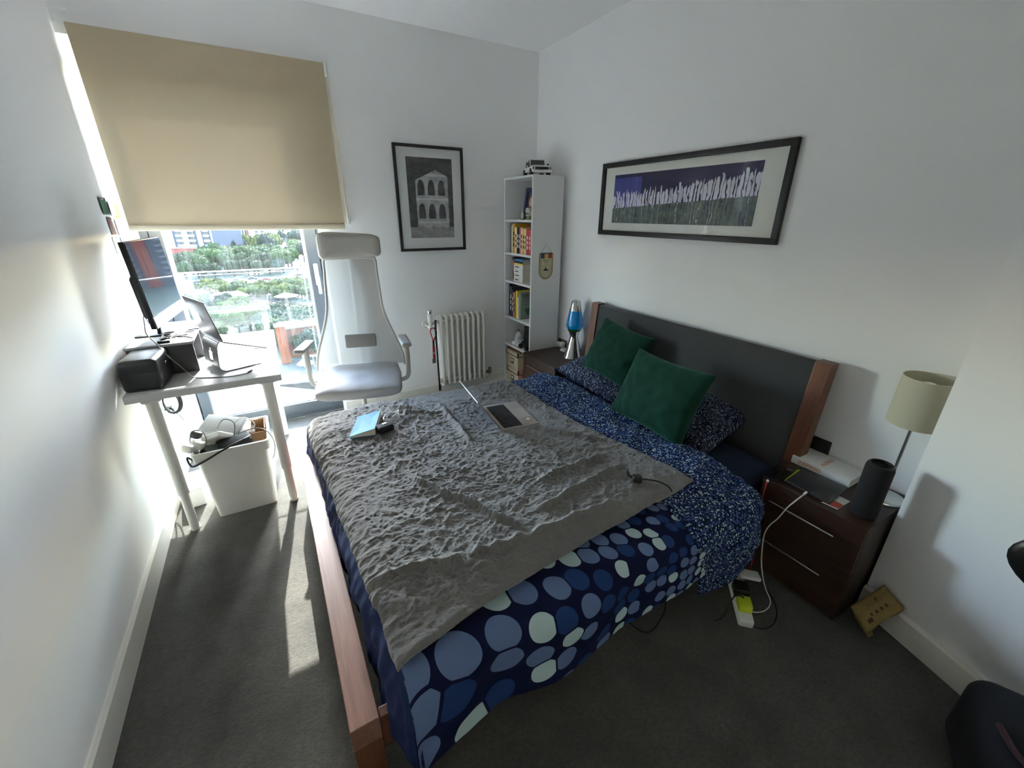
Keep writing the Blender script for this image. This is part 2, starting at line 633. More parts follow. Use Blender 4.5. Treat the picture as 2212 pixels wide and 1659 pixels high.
# headboard: leaning panel between two posts
def lean(z):
    return 1.995 + (z - 0.30) * 0.085
hp = B()
z0, z1 = 0.17, 0.963
hp.prism([(lean(z0) + 0.012, z0), (lean(z1) + 0.012, z1), (lean(z1) + 0.058, z1), (lean(z0) + 0.058, z0)], (0, BY0 + 0.068, 0), (1, 0, 0), (0, 0, 1), (0, BY1 - BY0 - 0.128, 0), bev=0.008)
hp.done('headboard_panel', M_HEAD, bed)
for y0, y1 in ((BY0 + 0.002, BY0 + 0.070), (BY1 - 0.062, BY1 + 0.008)):
    B().prism([(lean(0.0), 0.0), (lean(z1 + .008), z1 + 0.008), (lean(z1 + .008) + 0.066, z1 + 0.008), (lean(0) + 0.066, 0.0)], (0, y0, 0), (1, 0, 0), (0, 0, 1), (0, y1 - y0, 0), bev=0.003).done('headboard_post', M_WALNUT_Z, bed, smooth=20)
# footboard beam with mitred legs, side rails
B().span((-0.032, BY0, 0.215), (0.046, BY1 - 0.02, 0.30), bev=0.0025).done('footboard_beam', M_WALNUT_Y, bed, smooth=20)
for y in (BY0 + 0.0005, BY1 - 0.0985):
    B().span((-0.0315, y, 0.0), (0.0455, y + 0.078, 0.2149), bev=0.0025).done('leg', M_WALNUT_Z, bed, smooth=20)
for y in (BY0 + 0.004, BY1 - 0.050):
    B().span((0.047, y, 0.155), (1.99, y + 0.030, 0.292), bev=0.0025).done('side_rail', M_WALNUT_X, bed, smooth=20)
for i in range(14):
    x = 0.12 + i * 0.135
    B().span((x, BY0 + 0.036, 0.19), (x + 0.07, BY1 - 0.052, 0.205), bev=0.002).done('slat', M_DKWOOD_Y, bed)
# little white cable ties / labels hanging at the rail
B().prism([(0, 0), (0.032, 0.004), (0.036, 0.020), (0.004, 0.018)], (1.86, 0.776, 0.285), (1, -0.2, 0), (0, 0.2, 1), (0, -0.002, 0)).done('care_label', M_PAPER, bed)

mattress = B()
mattress.box((1.045, 1.605, 0.332), (1.88, 1.50, 0.25), bev=0.055, seg=5)
mo = mattress.done('mattress', M_SHEET)
tag(mo, 'thick mattress under a plain navy fitted sheet, bare near the headboard', 'mattress')

# ------------------------------------------------------------------ how cloth lies over the bed
XF, YN, YFAR = 0.165, 0.805, 2.305
RF, RN = 0.055, 0.085
def drop(d, R):
    d = np.maximum(d, 0)
    a = np.minimum(d / R, PI / 2)
    ex = np.maximum(d - R * PI / 2, 0)
    return R * np.sin(a), -(R - R * np.cos(a)) - ex
def smooth(a, b, x):
    t = np.clip((x - a) / (b - a), 0, 1)
    return t * t * (3 - 2 * t)
def bedtop(x, y):
    s = smooth(0.77, 1.03, y) * (1 - smooth(2.10, 2.40, y) * 0.75)
    f = smooth(0.02, 0.30, x)
    return 0.468 + 0.034 * s + 0.012 * f + 0.005 * np.sin(x * 4 + y * 3)
def cloth(x, y):
    """flat cloth coordinates (they run on past the edges as arc length) -> position on the bed"""
    skew = 0.045 * (y - 0.8) / 1.5
    xf = XF - skew
    dt = xf - x
    hx, zx = drop(dt, RF)
    px = np.where(dt > 0, xf - hx, x)
    ds, df = YN - y, y - YFAR
    hn, zn = drop(ds, RN)
    hf, zf = drop(df, RN)
    py = np.where(ds > 0, YN - hn, np.where(df > 0, YFAR + hf, y))
    zt = bedtop(np.maximum(px, 0.0), py)
    return np.stack([px, py, zt + zx + zn + zf], -1)
def normals(P):
    a = np.gradient(P, axis=0)
    b = np.gradient(P, axis=1)
    n = np.cross(a, b)
    n /= np.maximum(np.linalg.norm(n, axis=-1, keepdims=True), 1e-9)
    return n
def drape(x, y, off, disp):
    P = cloth(x, y)
    n = normals(P)
    n *= np.sign(n[..., 2:3].mean())
    return P + n * (off + disp)[..., None]

# ------------------------------------------------------------------ duvet with its printed dots
NAVY = lin((14, 22, 58))
def dots(name, uvname, sizes, cols, bgc, gap=0.05, rad=0.50, rand=0.62):
    t = NT(name)
    u = t.new('ShaderNodeUVMap', uv_map='UVMap')
    vo = t.new('ShaderNodeTexVoronoi', voronoi_dimensions='2D', feature='F1')
    ve = t.new('ShaderNodeTexVoronoi', voronoi_dimensions='2D', feature='DISTANCE_TO_EDGE')
    sc_ = sizes
    for k in (vo, ve):
        k.inputs['Scale'].default_value = sc_
        k.inputs['Randomness'].default_value = rand
        t.link(u.outputs[0], k.inputs['Vector'])
    m1 = t.math('LESS_THAN', vo.outputs['Distance'], rad)
    m2 = t.math('GREATER_THAN', ve.outputs['Distance'], gap)
    sx = t.new('ShaderNodeSeparateColor')
    t.link(vo.outputs['Color'], sx.inputs[0])
    col = t.ramp(sx.outputs[0], cols, 'CONSTANT')
    msk = t.math('MULTIPLY', m1, m2)
    n = t.noise(t.coord(), 300, 2)
    c = t.mix(msk, bgc, col)
    t.setp(Base_Color=c, Roughness=0.85)
    t.p.inputs['Specular IOR Level'].default_value = 0.2
    t.bump(n, 0.08, 0.002)
    return t.m
C_D, C_M, C_L = lin((36, 62, 112)), lin((104, 124, 164)), lin((186, 208, 208))
M_BIG = dots('duvet print, large dots', 'UVMap', 1.0, [(0.0, NAVY), (0.07, C_D), (0.36, C_M), (0.72, C_L), (0.97, C_M)], NAVY, 0.035, 0.435, 0.42)
M_TINY = dots('duvet print, tiny dots', 'UVMap', 1.0, [(0.0, NAVY), (0.16, C_D), (0.42, lin((84, 108, 158))), (0.80, C_L)], NAVY, 0.02, 0.42, 0.7)
M_PILLOW = dots('pillowcase print, tiny dots', 'UVMap', 1.0, [(0.0, NAVY), (0.22, lin((52, 62, 90))), (0.5, lin((96, 104, 122))), (0.84, lin((160, 168, 174)))], lin((20, 25, 46)), 0.03, 0.42, 0.8)
M_NAVY = mat('navy duvet reverse', (28, 44, 86), 0.75, var=0.05, bump=0.05, bscale=500, spec=0.3)

# size of a dot as a function of the distance from the foot
def dotsize(x):
    return 0.205 * np.exp(-np.maximum(x, 0) / 0.80)
nx, ny = 330, 330
gx = np.linspace(-0.14, 1.60, nx)
gy = np.linspace(YN - 0.445, YFAR + 0.30, ny)
X, Y = np.meshgrid(gx, gy, indexing='ij')
hang = smooth(YN - 0.02, YN - 0.22, Y)
disp = 0.006 * fbm(X * 5, Y * 5, 3) + hang * 0.010 * np.sin(X * 11 + 2.2 * pnoise(X * 2.3, Y * 1.5) + 0.6) + hang * 0.012 * pnoise(X * 4 + 4, Y * 2)
fo = smooth(0.16, 0.02, X)
disp = disp + fo * (0.013 * pnoise(Y * 9 + X * 5, X * 6 + 2) + 0.009 * pnoise(Y * 23 + 5 * X, X * 14))
disp = disp + 0.036 * smooth(0.15, 0.03, X) * smooth(YN - 0.30, YN + 0.10, Y)
# ragged lower hem
hem = YN - 0.445 + 0.030 + 0.055 * smooth(0.10, 0.45, gx) + 0.055 * smooth(0.55, 1.3, gx) + 0.008 * np.sin(gx * 5 + 1) + 0.010 * pnoise(gx * 4, gx * 0)
Y = Y + (hem[:, None] - (YN - 0.445)) * smooth(YN - 0.1, YN - 0.44, Y)
P = drape(X, Y, np.zeros_like(X), disp)
U = np.cumsum(np.concatenate([[0], np.diff(gx) / dotsize((gx[1:] + gx[:-1]) / 2)]))
UV = np.stack([np.broadcast_to(U[:, None], X.shape), (Y - YN + 0.22) / dotsize(X)], -1)
dv = put('duvet', gridmesh('duvet', P, UV), [M_BIG, M_NAVY], smooth=180)
so_ = dv.modifiers.new('thickness', 'SOLIDIFY')
so_.thickness = 0.014
so_.offset = -1
so_.material_offset = 1
so_.material_offset_rim = 1
tag(dv, 'navy duvet printed with blue and pale dots, hanging down the near side of the bed', 'duvet')
# the plain dark band at the foot and everything right at the edge is the unprinted side
mi = np.zeros(len(dv.data.polygons), np.int32)
cen = np.zeros(len(dv.data.polygons) * 3, np.float32)
dv.data.polygons.foreach_get('center', cen)
cen = cen.reshape(-1, 3)
mi[cen[:, 0] < 0.118] = 1
dv.data.polygons.foreach_set('material_index', mi)

# folded-over head end of the duvet, smaller dots
nu, nv = 130, 420
u = np.linspace(0, 1, nu)[:, None] * np.ones((1, nv))
gy = np.linspace(YN - 0.46, YFAR + 0.16, nv)
v = np.ones((nu, 1)) * gy[None]
x_lo = 1.20 + 0.10 * smooth(YN - 0.05, YN - 0.45, gy) + 0.015 * pnoise(gy * 4, gy * 0 + 3)
x_hi = 1.655 + 0.012 * pnoise(gy * 5, gy * 0) - 0.02 * smooth(2.0, 2.5, gy) - 0.01 * smooth(YN, YN - 0.3, gy)
X = x_lo[None] * (1 - u) + x_hi[None] * u
hemy = 0.030 + 0.03 * np.abs(u - 0.35) * 2 + 0.115 * smooth(0.35, 1.0, u)
Y = v + hemy * smooth(YN, YN - 0.46, v)
hang = smooth(YN - 0.02, YN - 0.22, Y)
disp = 0.012 * fbm(X * 6, Y * 6, 3) + hang * 0.024 * np.sin(X * 13 + 0.6 + 1.2 * pnoise(X * 3, Y * 2)) + 0.006 * ridge(X * 6 + Y * 3, Y * 9)
disp = disp - 0.014 * smooth(0.9, 1.0, u) - 0.006 * smooth(0.1, 0.0, u)
disp = disp * (0.45 + 0.55 * smooth(1.34, 1.46, X))
P = drape(X, Y, np.full_like(X, 0.016), disp)
s = 0.0085
UV = np.stack([X / s, Y / s], -1)
fo_ = put('folded_edge', gridmesh('folded_edge', P, UV), M_TINY, dv, smooth=180)
md = fo_.modifiers.new('thickness', 'SOLIDIFY')
md.thickness = 0.012
fo_['label'] = 'folded-over end printed with tiny dots'

# ------------------------------------------------------------------ plush throw
def plush():
    t = NT('grey plush')
    v = t.coord()
    a = t.noise(v, 9, 4, 0.6)
    b = t.noise(t.coord(scale=(1, 1.6, 1)), 75, 4, 0.7, 0.8)
    c = t.noise(v, 420, 3, 0.7)
    t.setp(Base_Color=t.mix(t.math('MULTIPLY', b, 0.8), t.mix(a, lin((128, 125, 122)), lin((146, 142, 139))), lin((100, 96, 92))), Roughness=0.95)
    t.p.inputs['Specular IOR Level'].default_value = 0.1
    t.p.inputs['Sheen Weight'].default_value = 0.35
    t.p.inputs['Sheen Roughness'].default_value = 0.6
    h = t.math('ADD', t.math('MULTIPLY', b, 0.9), t.math('MULTIPLY', c, 0.35))
    t.bump(h, 0.6, 0.012)
    return t.m
M_PLUSH = plush()
nu, nv = 440, 520
u = np.linspace(0, 1, nu)[:, None] * np.ones((1, nv))     # foot -> head
v = np.ones((nu, 1)) * np.linspace(0, 1, nv)[None]        # near -> far
c00, c10, c01, c11 = (0.122, 0.785), (1.400, 0.905), (0.035, 2.50), (1.285, 2.40)
X = (c00[0] * (1 - u) + c10[0] * u) * (1 - v) + (c01[0] * (1 - u) + c11[0] * u) * v
Y = (c00[1] * (1 - u) + c10[1] * u) * (1 - v) + (c01[1] * (1 - u) + c11[1] * u) * v
X = X - 0.05 * np.sin(PI * v) * u + 0.010 * pnoise(v * 7, u * 0 + 2.5) * u + 0.006 * pnoise(v * 16, u * 0 + 7) * (1 - u)
Y = Y + 0.012 * pnoise(u * 6, v * 0 + 1.5) * (1 - v) + 0.05 * np.sin(PI * u) * (1 - v) * 0.25
wx = X + 0.10 * fbm(X * 2.2, Y * 2.2, 3)
wy = Y + 0.10 * fbm(X * 2.2 + 9, Y * 2.2 + 5, 3)
amp = smooth(0.84, 1.0, Y) * (0.35 + 0.65 * smooth(-0.5, 0.5, pnoise(X * 1.7 + 3, Y * 1.7)))
folds = np.maximum(ridge(wx * 3.2 + wy * 2.0, wy * 5.5 - wx * 2.5), 0) ** 3 * 0.006
folds = folds + np.maximum(ridge(wx * 7.0 + 3, wy * 9.0), 0) ** 3 * 0.007
folds = folds + np.maximum(ridge((wx + wy) * 9.5 + 3, (wy - wx) * 13.0 + 8), 0) ** 4 * 0.007
# the long creases that run from the middle of the throw to its near edge
def crease(x0, y0, x1, y1, wdt, h):
    dx, dy = x1 - x0, y1 - y0
    L = math.hypot(dx, dy)
    ta = ((X - x0) * dx + (Y - y0) * dy) / L / L
    dd = ((X - x0) * dy - (Y - y0) * dx) / L + 0.012 * pnoise(ta * 6 + x0 * 9, ta * 0 + y0)
    return h * np.exp(-(dd / wdt) ** 2) * smooth(-0.05, 0.12, ta) * (1 - smooth(0.85, 1.05, ta))
cr = crease(0.36, 1.48, 0.62, 1.00, 0.012, 0.024) + crease(0.62, 0.97, 1.02, 0.96, 0.010, 0.018) + crease(0.70, 1.05, 1.18, 1.12, 0.012, 0.020)
cr = cr + crease(0.80, 1.20, 1.20, 1.22, 0.014, 0.018) + crease(0.10, 1.04, 0.40, 0.985, 0.010, 0.014) + crease(0.40, 0.985, 0.62, 0.97, 0.010, 0.018)
cr = cr + crease(0.72, 2.12, 0.70, 1.60, 0.015, 0.020) + crease(0.95, 1.72, 1.28, 1.30, 0.016, 0.022) + crease(1.05, 1.90, 1.26, 1.55, 0.014, 0.016)
cr = cr + crease(0.45, 2.20, 0.62, 2.05, 0.014, 0.022) + crease(0.50, 2.10, 0.70, 1.98, 0.012, 0.018)
small = 0.0045 * fbm(X * 19, Y * 25, 4) + 0.0042 * ridge(X * 34 + 4 * wy, Y * 46 + 5 * wx) + 0.0034 * ridge(X * 66 + 14 * wy, Y * 80 + 12 * wx)
disp = amp * folds * 0.75 + cr + small * (0.35 + 0.65 * amp)
thick = 0.006 * (1 - np.minimum(1, np.minimum.reduce([u, v, 1 - u, 1 - v]) / 0.012) ** 0.5)
flat_lap = 1 - smooth(0.0, 0.10, np.hypot((X - 1.02) * 1.25, (Y - 1.81) * 0.9) - 0.13)
disp = disp * (1 - 0.75 * flat_lap)
P = drape(X, Y, np.full_like(X, 0.033) - thick, disp)
th = put('throw_blanket', gridmesh('throw_blanket', P), M_PLUSH, smooth=180)
md = th.modifiers.new('thickness', 'SOLIDIFY')
md.thickness = 0.010
tag(th, 'crumpled grey plush throw spread over the foot half of the bed', 'blanket')

def throw_z(x, y):
    """height of the throw's upper face at a point on the bed"""
    d = (P[..., 0] - x) ** 2 + (P[..., 1] - y) ** 2
    i = np.argpartition(d.ravel(), 40)[:40]
    return float(P[..., 2].ravel()[i].max())

# ------------------------------------------------------------------ pillows and cushions
def cushion(name, W, H, T, m, loc, xdir, ydir, seed, uvs=0.02, pinch=0.07, wr=0.006, bend=0.0, nn=90, pw=0.5):
    x, y = V(xdir).normalized(), V(ydir).normalized()
    z = x.cross(y).normalized()
    y = z.cross(x)
    uu, vv = np.meshgrid(np.linspace(-1, 1, nn), np.linspace(-1, 1, nn), indexing='ij')
    uu, vv = np.sin(uu * PI / 2) * 0.35 + uu * 0.65, np.sin(vv * PI / 2) * 0.35 + vv * 0.65
    px = W / 2 * uu * (1 - pinch * (1 - vv ** 2) * uu ** 2)
    py = H / 2 * vv * (1 - pinch * (1 - uu ** 2) * vv ** 2)
    prof = np.maximum((1 - uu ** 2) * (1 - vv ** 2), 0) ** pw
    ed = np.maximum(np.abs(uu), np.abs(vv))
    ms = []
    for sgn in (1, -1):
        n1 = pnoise(px * 14 + seed, py * 14 + sgn * 3) * 0.6 + ridge(px * 9 + seed * 2, py * 15 + seed) * 0.7
        pz = sgn * (T / 2 * prof) + sgn * wr * n1 * prof ** 0.5 * (0.5 + ed) + bend * (uu ** 2) + 0.004 * pnoise(px * 20 + 3, py * 20 + seed)
        Pq = np.stack([px, py, pz], -1)
        R = np.array([list(x), list(y), list(z)])
        Pq = Pq @ R + np.array(loc)
        UVq = np.stack([px / uvs, py / uvs], -1)
        ms.append(gridmesh(name, Pq if sgn > 0 else Pq[::-1], UVq if sgn > 0 else UVq[::-1]))
    bm = bmesh.new()
    for q in ms:
        bm.from_mesh(q)
        bpy.data.meshes.remove(q)
    bmesh.ops.remove_doubles(bm, verts=bm.verts, dist=0.0006)
    me = bpy.data.meshes.new(name)
    bm.to_mesh(me)
    bm.free()
    return put(name, me, m, smooth=180)
def velvet():
    t = NT('bottle green velvet')
    v = t.coord()
    a = t.noise(v, 7, 4, 0.6)
    b = t.noise(v, 350, 3, 0.7)
    t.setp(Base_Color=t.mix(a, lin((18, 52, 40)), lin((28, 68, 54))), Roughness=0.8)
    t.p.inputs['Sheen Weight'].default_value = 0.3
    t.p.inputs['Sheen Roughness'].default_value = 0.4
    t.p.inputs['Sheen Tint'].default_value = (0.35, 0.8, 0.6, 1)
    t.p.inputs['Specular IOR Level'].default_value = 0.1
    t.bump(b, 0.15, 0.003)
    return t.m
M_VELVET = velvet()
pa = cushion('pillow', 0.66, 0.40, 0.16, M_PILLOW, (1.905, 2.03, 0.545), (0.06, 1, 0.02), (-1, 0.06, -0.22), 3, uvs=0.0072, wr=0.012, pinch=0.05)
tag(pa, 'tiny-dotted navy pillow at the far side of the bed beside the lava lamp', 'pillow', 'dotted pillows')
pb = cushion('pillow', 0.60, 0.44, 0.14, M_PILLOW, (1.905, 1.375, 0.548), (-0.06, 1, 0.03), (-1, -0.06, -0.30), 8, uvs=0.0072, wr=0.012, pinch=0.05)
tag(pb, 'tiny-dotted navy pillow half hidden behind the front green cushion', 'pillow', 'dotted pillows')
def square_cushion(TL, TR, BL, BR, T, seed):
    TL, TR, BL, BR = map(V, (TL, TR, BL, BR))
    c = (TL + TR + BL + BR) / 4
    x = (BL - BR) + (TL - TR)
    y = (TL - BL) + (TR - BR)
    return c, x, y, x.length / 2, y.length / 2
c, x, y, wv, hv = square_cushion((1.76, 1.645, 0.853), (1.77, 1.165, 0.852), (1.600, 1.585, 0.530), (1.605, 1.135, 0.515), 0.16, 1)
g2 = cushion('velvet_cushion', wv * 1.05, hv * 1.06, 0.17, M_VELVET, c, x, y, 21, pinch=0.075, wr=0.007, pw=0.42)
tag(g2, 'dark green velvet cushion standing in front, nearer the camera of the pair', 'cushion', 'green velvet cushions')
c, x, y, wv, hv = square_cushion((1.93, 2.012, 0.945), (1.965, 1.67, 0.828), (1.79, 2.215, 0.582), (1.80, 1.765, 0.60), 0.16, 1)
g1 = cushion('velvet_cushion', wv * 1.06, hv * 1.0, 0.17, M_VELVET, c, x, y, 33, pinch=0.075, wr=0.008, pw=0.42)
tag(g1, 'dark green velvet cushion tilted back against the headboard near the lava lamp', 'cushion', 'green velvet cushions')
# ================================================================== DESK CORNER
ZD = 0.790
desk = thing('desk', 'white desk with round legs against the left wall in front of the window', 'desk', (-0.35, 2.9, 0))
B().span((-0.675, 2.375, 0.755), (-0.035, 3.415, ZD), bev=0.002).done('desktop', M_WHITE, desk)
for x, y in ((-0.104, 2.410), (-0.582, 2.392), (-0.097, 3.320), (-0.60, 3.320)):
    lg = B().cyl((x, y, 0.225), (x, y, 0.755), 0.0255, n=28).cyl((x, y, 0.748), (x, y, 0.7551), 0.04, n=28)
    o = lg.done('leg', M_WMET, desk)
    lo = B().cyl((x, y, 0.012), (x, y, 0.226), 0.0205, n=28).cyl((x, y, 0.0), (x, y, 0.012), 0.022, n=28)
    lo.cyl((x, y, 0.224), (x, y, 0.232), 0.0262, n=28)
    lo.done('lower_leg', M_WPLAS, o)

# riser box that carries the screen
M_DGREY = mat('dark grey board', (70, 70, 71), 0.6)
rz = thing('monitor_riser', 'dark grey box on the desk that lifts the screen, littered with pens', 'box', (-0.53, 2.9, ZD))
M_LGREY = mat('pale grey board', (176, 176, 177), 0.5)
B().span((-0.682, 2.640, 0.938), (-0.402, 3.20, 0.952), bev=0.002).done('top_board', M_LGREY, rz)
B().span((-0.676, 2.643, ZD), (-0.405, 2.657, 0.938), bev=0.001).done('front_panel', M_DGREY, rz)
for y in (2.92, 3.18):
    B().span((-0.676, y, ZD), (-0.405, y + 0.012, 0.938), bev=0.001).done('divider', M_DGREY, rz)
B().span((-0.676, 2.657, ZD), (-0.664, 3.18, 0.938)).done('back_panel', M_DGREY, rz)

# rounded black case
cs = thing('hard_case', 'rounded black hard case at the near corner of the white desk', 'case', (-0.59, 2.57, ZD))
M_CASE = mat('black moulded case', (26, 26, 28), 0.32, spec=0.6)
Rz = Euler((0, 0, math.radians(-4))).to_matrix()
B().box((-0.592, 2.545, ZD + 0.052), (0.150, 0.255, 0.104), rot=Rz, bev=0.018, seg=5).done('case_body', M_CASE, cs)
B().box((-0.592, 2.545, ZD + 0.113), (0.1515, 0.2565, 0.076), rot=Rz, bev=0.024, seg=5).done('case_lid', M_CASE, cs)
B().box((-0.516, 2.560, ZD + 0.094), (0.003, 0.050, 0.010), rot=Rz, bev=0.001).done('latch', M_CHROME, cs)

# computer screen, seen almost edge-on
M_SCREEN = NT('glossy dark screen')
M_SCREEN.setp(Base_Color=(0.012, 0.014, 0.018), Roughness=0.03)
M_SCREEN.p.inputs['Specular IOR Level'].default_value = 0.35
M_SCREEN = M_SCREEN.m
mn = thing('computer_screen', 'wide dark computer screen with a silver chin on the grey riser', 'monitor', (-0.53, 2.9, 0.952))
pn, pf = V((-0.530, 2.655, 0)), V((-0.478, 3.185, 0))
ex = (pf - pn).normalized()
nx_ = V((ex.y, -ex.x, 0))
ez = (V((0, 0, 1)) - nx_ * 0.055).normalized()
def scr(a, b, c):
    return pn + ex * a + nx_ * c + ez * b
L = (pf - pn).length
RM = Matrix((ex, nx_, ez)).transposed()
zb = 1.028
B().box(scr(L / 2, 0.207, -0.012) + V((0, 0, zb)), (L, 0.022, 0.415), rot=RM, bev=0.003).done('housing', M_BLACK, mn)
B().box(scr(L / 2, 0.236, 0.0) + V((0, 0, zb)), (L - 0.012, 0.004, 0.350), rot=RM).done('display', M_SCREEN, mn)
B().box(scr(L / 2, 0.029, 0.001) + V((0, 0, zb)), (L - 0.004, 0.006, 0.056), rot=RM, bev=0.001).done('chin', M_ALU, mn)
B().box(scr(L * 0.45, 0.14, -0.045) + V((0, 0, zb)), (0.30, 0.05, 0.22), rot=RM, bev=0.02).done('rear_cover', M_BLACK, mn)
B().prism([(-0.03, 0), (0.03, 0), (0.03, 0.20), (-0.03, 0.20)], (-0.575, 2.90, 0.958), ex, (0.10, 0, 1), nx_ * 0.018, bev=0.003).done('stand_neck', M_BLACK, mn)
B().box((-0.555, 2.90, 0.956), (0.14, 0.22, 0.008), rot=RM, bev=0.002).done('stand_base', M_BLACK, mn)

# stray pens, clips and papers in the sun on the riser
M_PENS = [M_BLACK, M_STEEL, M_WPLAS, mat('grey pen', (92, 92, 96), 0.4), mat('navy pen', (40, 46, 72), 0.4)]
random.seed(4)
pens = [(-0.49, 2.76, 0.5, 0), (-0.475, 2.80, 0.35, 1), (-0.465, 2.84, 0.6, 3), (-0.455, 2.90, 0.2, 4), (-0.44, 2.74, -0.9, 0), (-0.445, 2.97, 0.9, 1)]
colours = ['black', 'silver', 'white', 'grey', 'navy']
where = ['nearest the screen edge', 'lying among the pens', 'crossing the others', 'on the papers', 'at the front edge of the grey riser', 'at the far end of the grey riser']
for k, (x, y, a, m) in enumerate(pens):
    dx, dy = math.cos(a) * 0.06, math.sin(a) * 0.06
    p = thing('pen', f'slim {colours[m]} pen {where[k]}', 'pen', (x, y, 0.952), 'pens on the grey riser')
    B().cyl((x - dx, y - dy, 0.9575), (x + dx, y + dy, 0.9575), 0.0042, n=10).done('barrel', M_PENS[m], p)
    B().cyl((x + dx, y + dy, 0.9575), (x + dx * 1.22, y + dy * 1.22, 0.9575), 0.0042, 0.0012, n=10).done('tip', M_STEEL, p)
kb = tag(B().box((-0.47, 3.02, 0.9535), (0.11, 0.15, 0.002), rot=(0, 0, 0.2)).done('note_paper', M_PAPER), 'white sheet of note paper on the grey riser under the screen', 'paper')
tr = thing('pen_tray', 'shallow dark tray at the foot of the computer screen', 'tray', (-0.51, 2.72, 0.952))
B().span((-0.545, 2.665, 0.952), (-0.50, 2.86, 0.955)).done('tray_floor', M_BLACKM, tr)
for a, b in (((-0.548, 2.662), (-0.545, 2.863)), ((-0.50, 2.662), (-0.497, 2.863)), ((-0.545, 2.662), (-0.50, 2.665)), ((-0.545, 2.86), (-0.50, 2.863))):
    B().span((*a, 0.952), (*b, 0.964)).done('tray_wall', M_BLACKM, tr)

# laptop on its curved aluminium stand
def frame2(n):
    n = V((*n, 0)).normalized()
    e = V((n.y, -n.x, 0))
    return n, e
n, e = frame2((0.93, 0.37))
A, Bp = V((-0.379, 2.726, ZD)), V((-0.305, 2.540, ZD))
mid = (A + Bp) / 2
st = thing('laptop_stand', 'curved aluminium laptop stand with a round hole on the desk', 'stand', mid)
def stand_mesh():
    b = B()
    W = 0.21
    prof = [(0.20, 0.0), (0.05, 0.0), (0.022, 0.004), (0.006, 0.016), (0.0, 0.035), (0.008, 0.115), (0.014, 0.142), (0.024, 0.154), (0.045, 0.156), (0.215, 0.092), (0.222, 0.098)]
    prof = [tuple(p) for p in [(q.x, q.y) for q in spline([V((a, c, 0)) for a, c in prof], 4)]]
    t = bmesh.new()
    ny = 24
    rows = []
    for a, c in prof:
        rows.append([t.verts.new(mid + n * a + e * (W * (j / ny - 0.5)) + V((0, 0, c + 0.004))) for j in range(ny + 1)])
    for i, (r1, r2_) in enumerate(zip(rows, rows[1:])):
        for j in range(ny):
            cx = sum(((v.co - mid).dot(e) for v in (r1[j], r1[j + 1], r2_[j], r2_[j + 1]))) / 4
            cz = sum((v.co.z - ZD for v in (r1[j], r1[j + 1], r2_[j], r2_[j + 1]))) / 4
            dd = sum(((v.co - mid).dot(n) for v in (r1[j], r1[j + 1], r2_[j], r2_[j + 1]))) / 4
            if dd < 0.02 and cz > 0.03 and math.hypot(cx, (cz - 0.082)) < 0.031:
                continue
            t.faces.new((r1[j], r1[j + 1], r2_[j + 1], r2_[j]))
    b.add(t)
    return b.done('stand_plate', M_ALU, st, smooth=60)
sp = stand_mesh()
k = sp.modifiers.new('thickness', 'SOLIDIFY')
k.thickness = 0.004
k.offset = 0

def apple(name, size, o, u, v, m, parent):
    """bitten fruit mark with a leaf, as on the lid"""
    b = B()
    pts = []
    for i in range(40):
        a = 2 * PI * i / 40
        r = 1.0 + 0.10 * math.cos(2 * a) * -1 - 0.16 * max(0, math.cos(a - PI / 2)) ** 6 - 0.10 * max(0, math.cos(a + PI / 2)) ** 6
        x, y = r * math.cos(a) * 0.92, r * math.sin(a)
        dd = math.hypot(x - 1.22, y - 0.12)
        if dd < 0.5:
            q = (x - 1.22) / dd, (y - 0.12) / dd
            x, y = 1.22 + q[0] * 0.5, 0.12 + q[1] * 0.5
        pts.append((x * size, y * size))
    nn = V(u).cross(V(v)).normalized()
    b.prism(pts, o, u, v, nn * 0.0006)
    b.prism([(0.02 * size, 1.10 * size), (0.10 * size, 1.40 * size), (0.42 * size, 1.66 * size), (0.36 * size, 1.32 * size)], o, u, v, nn * 0.0006)
    return b.done(name, m, parent)
M_LAPT = mat('silver laptop aluminium', (150, 151, 154), 0.38, 0.9, var=0.02)
lp = thing('laptop', 'open silver laptop raised on the curved stand on the desk', 'laptop', mid + V((0, 0, 0.15)))
hm = mid + n * 0.028 + V((0, 0, 0.1665))
dnv = (n * 0.93 + V((0, 0, -0.36))).normalized()
upn = e.cross(dnv)
upn = upn if upn.z > 0 else -upn
RB = Matrix((e, dnv, upn)).transposed()
B().box(hm + dnv * 0.106 + upn * 0.004, (0.304, 0.212, 0.0085), rot=RB, bev=0.003).done('base', M_LAPT, lp)
kbm = B()
for r in range(5):
    for q in range(13):
        kbm.box(hm + dnv * (0.035 + r * 0.019) + e * ((q - 6) * 0.0205) + upn * 0.0088, (0.0175, 0.0160, 0.0012), rot=RB)
ko = kbm.done('keyboard', M_BLACK, lp)
ko['kind'] = 'stuff'
lidv = (-n * 0.20 + V((0, 0, 0.98))).normalized()
ln = e.cross(lidv)
RL = Matrix((e, lidv, ln)).transposed()
lid = B().box(hm + lidv * 0.107 + upn * 0.006, (0.304, 0.210, 0.006), rot=RL, bev=0.0025).done('lid', M_LAPT, lp)
B().box(hm + lidv * 0.108 + upn * 0.006 + n * 0.0034, (0.290, 0.190, 0.0008), rot=RL).done('display', M_SCREEN, lp)
apple('emblem', 0.016, hm + lidv * 0.108 + upn * 0.006 - ln.normalized() * (0.0034 if ln.dot(n) > 0 else -0.0034), e, lidv, M_BLACK, lp)

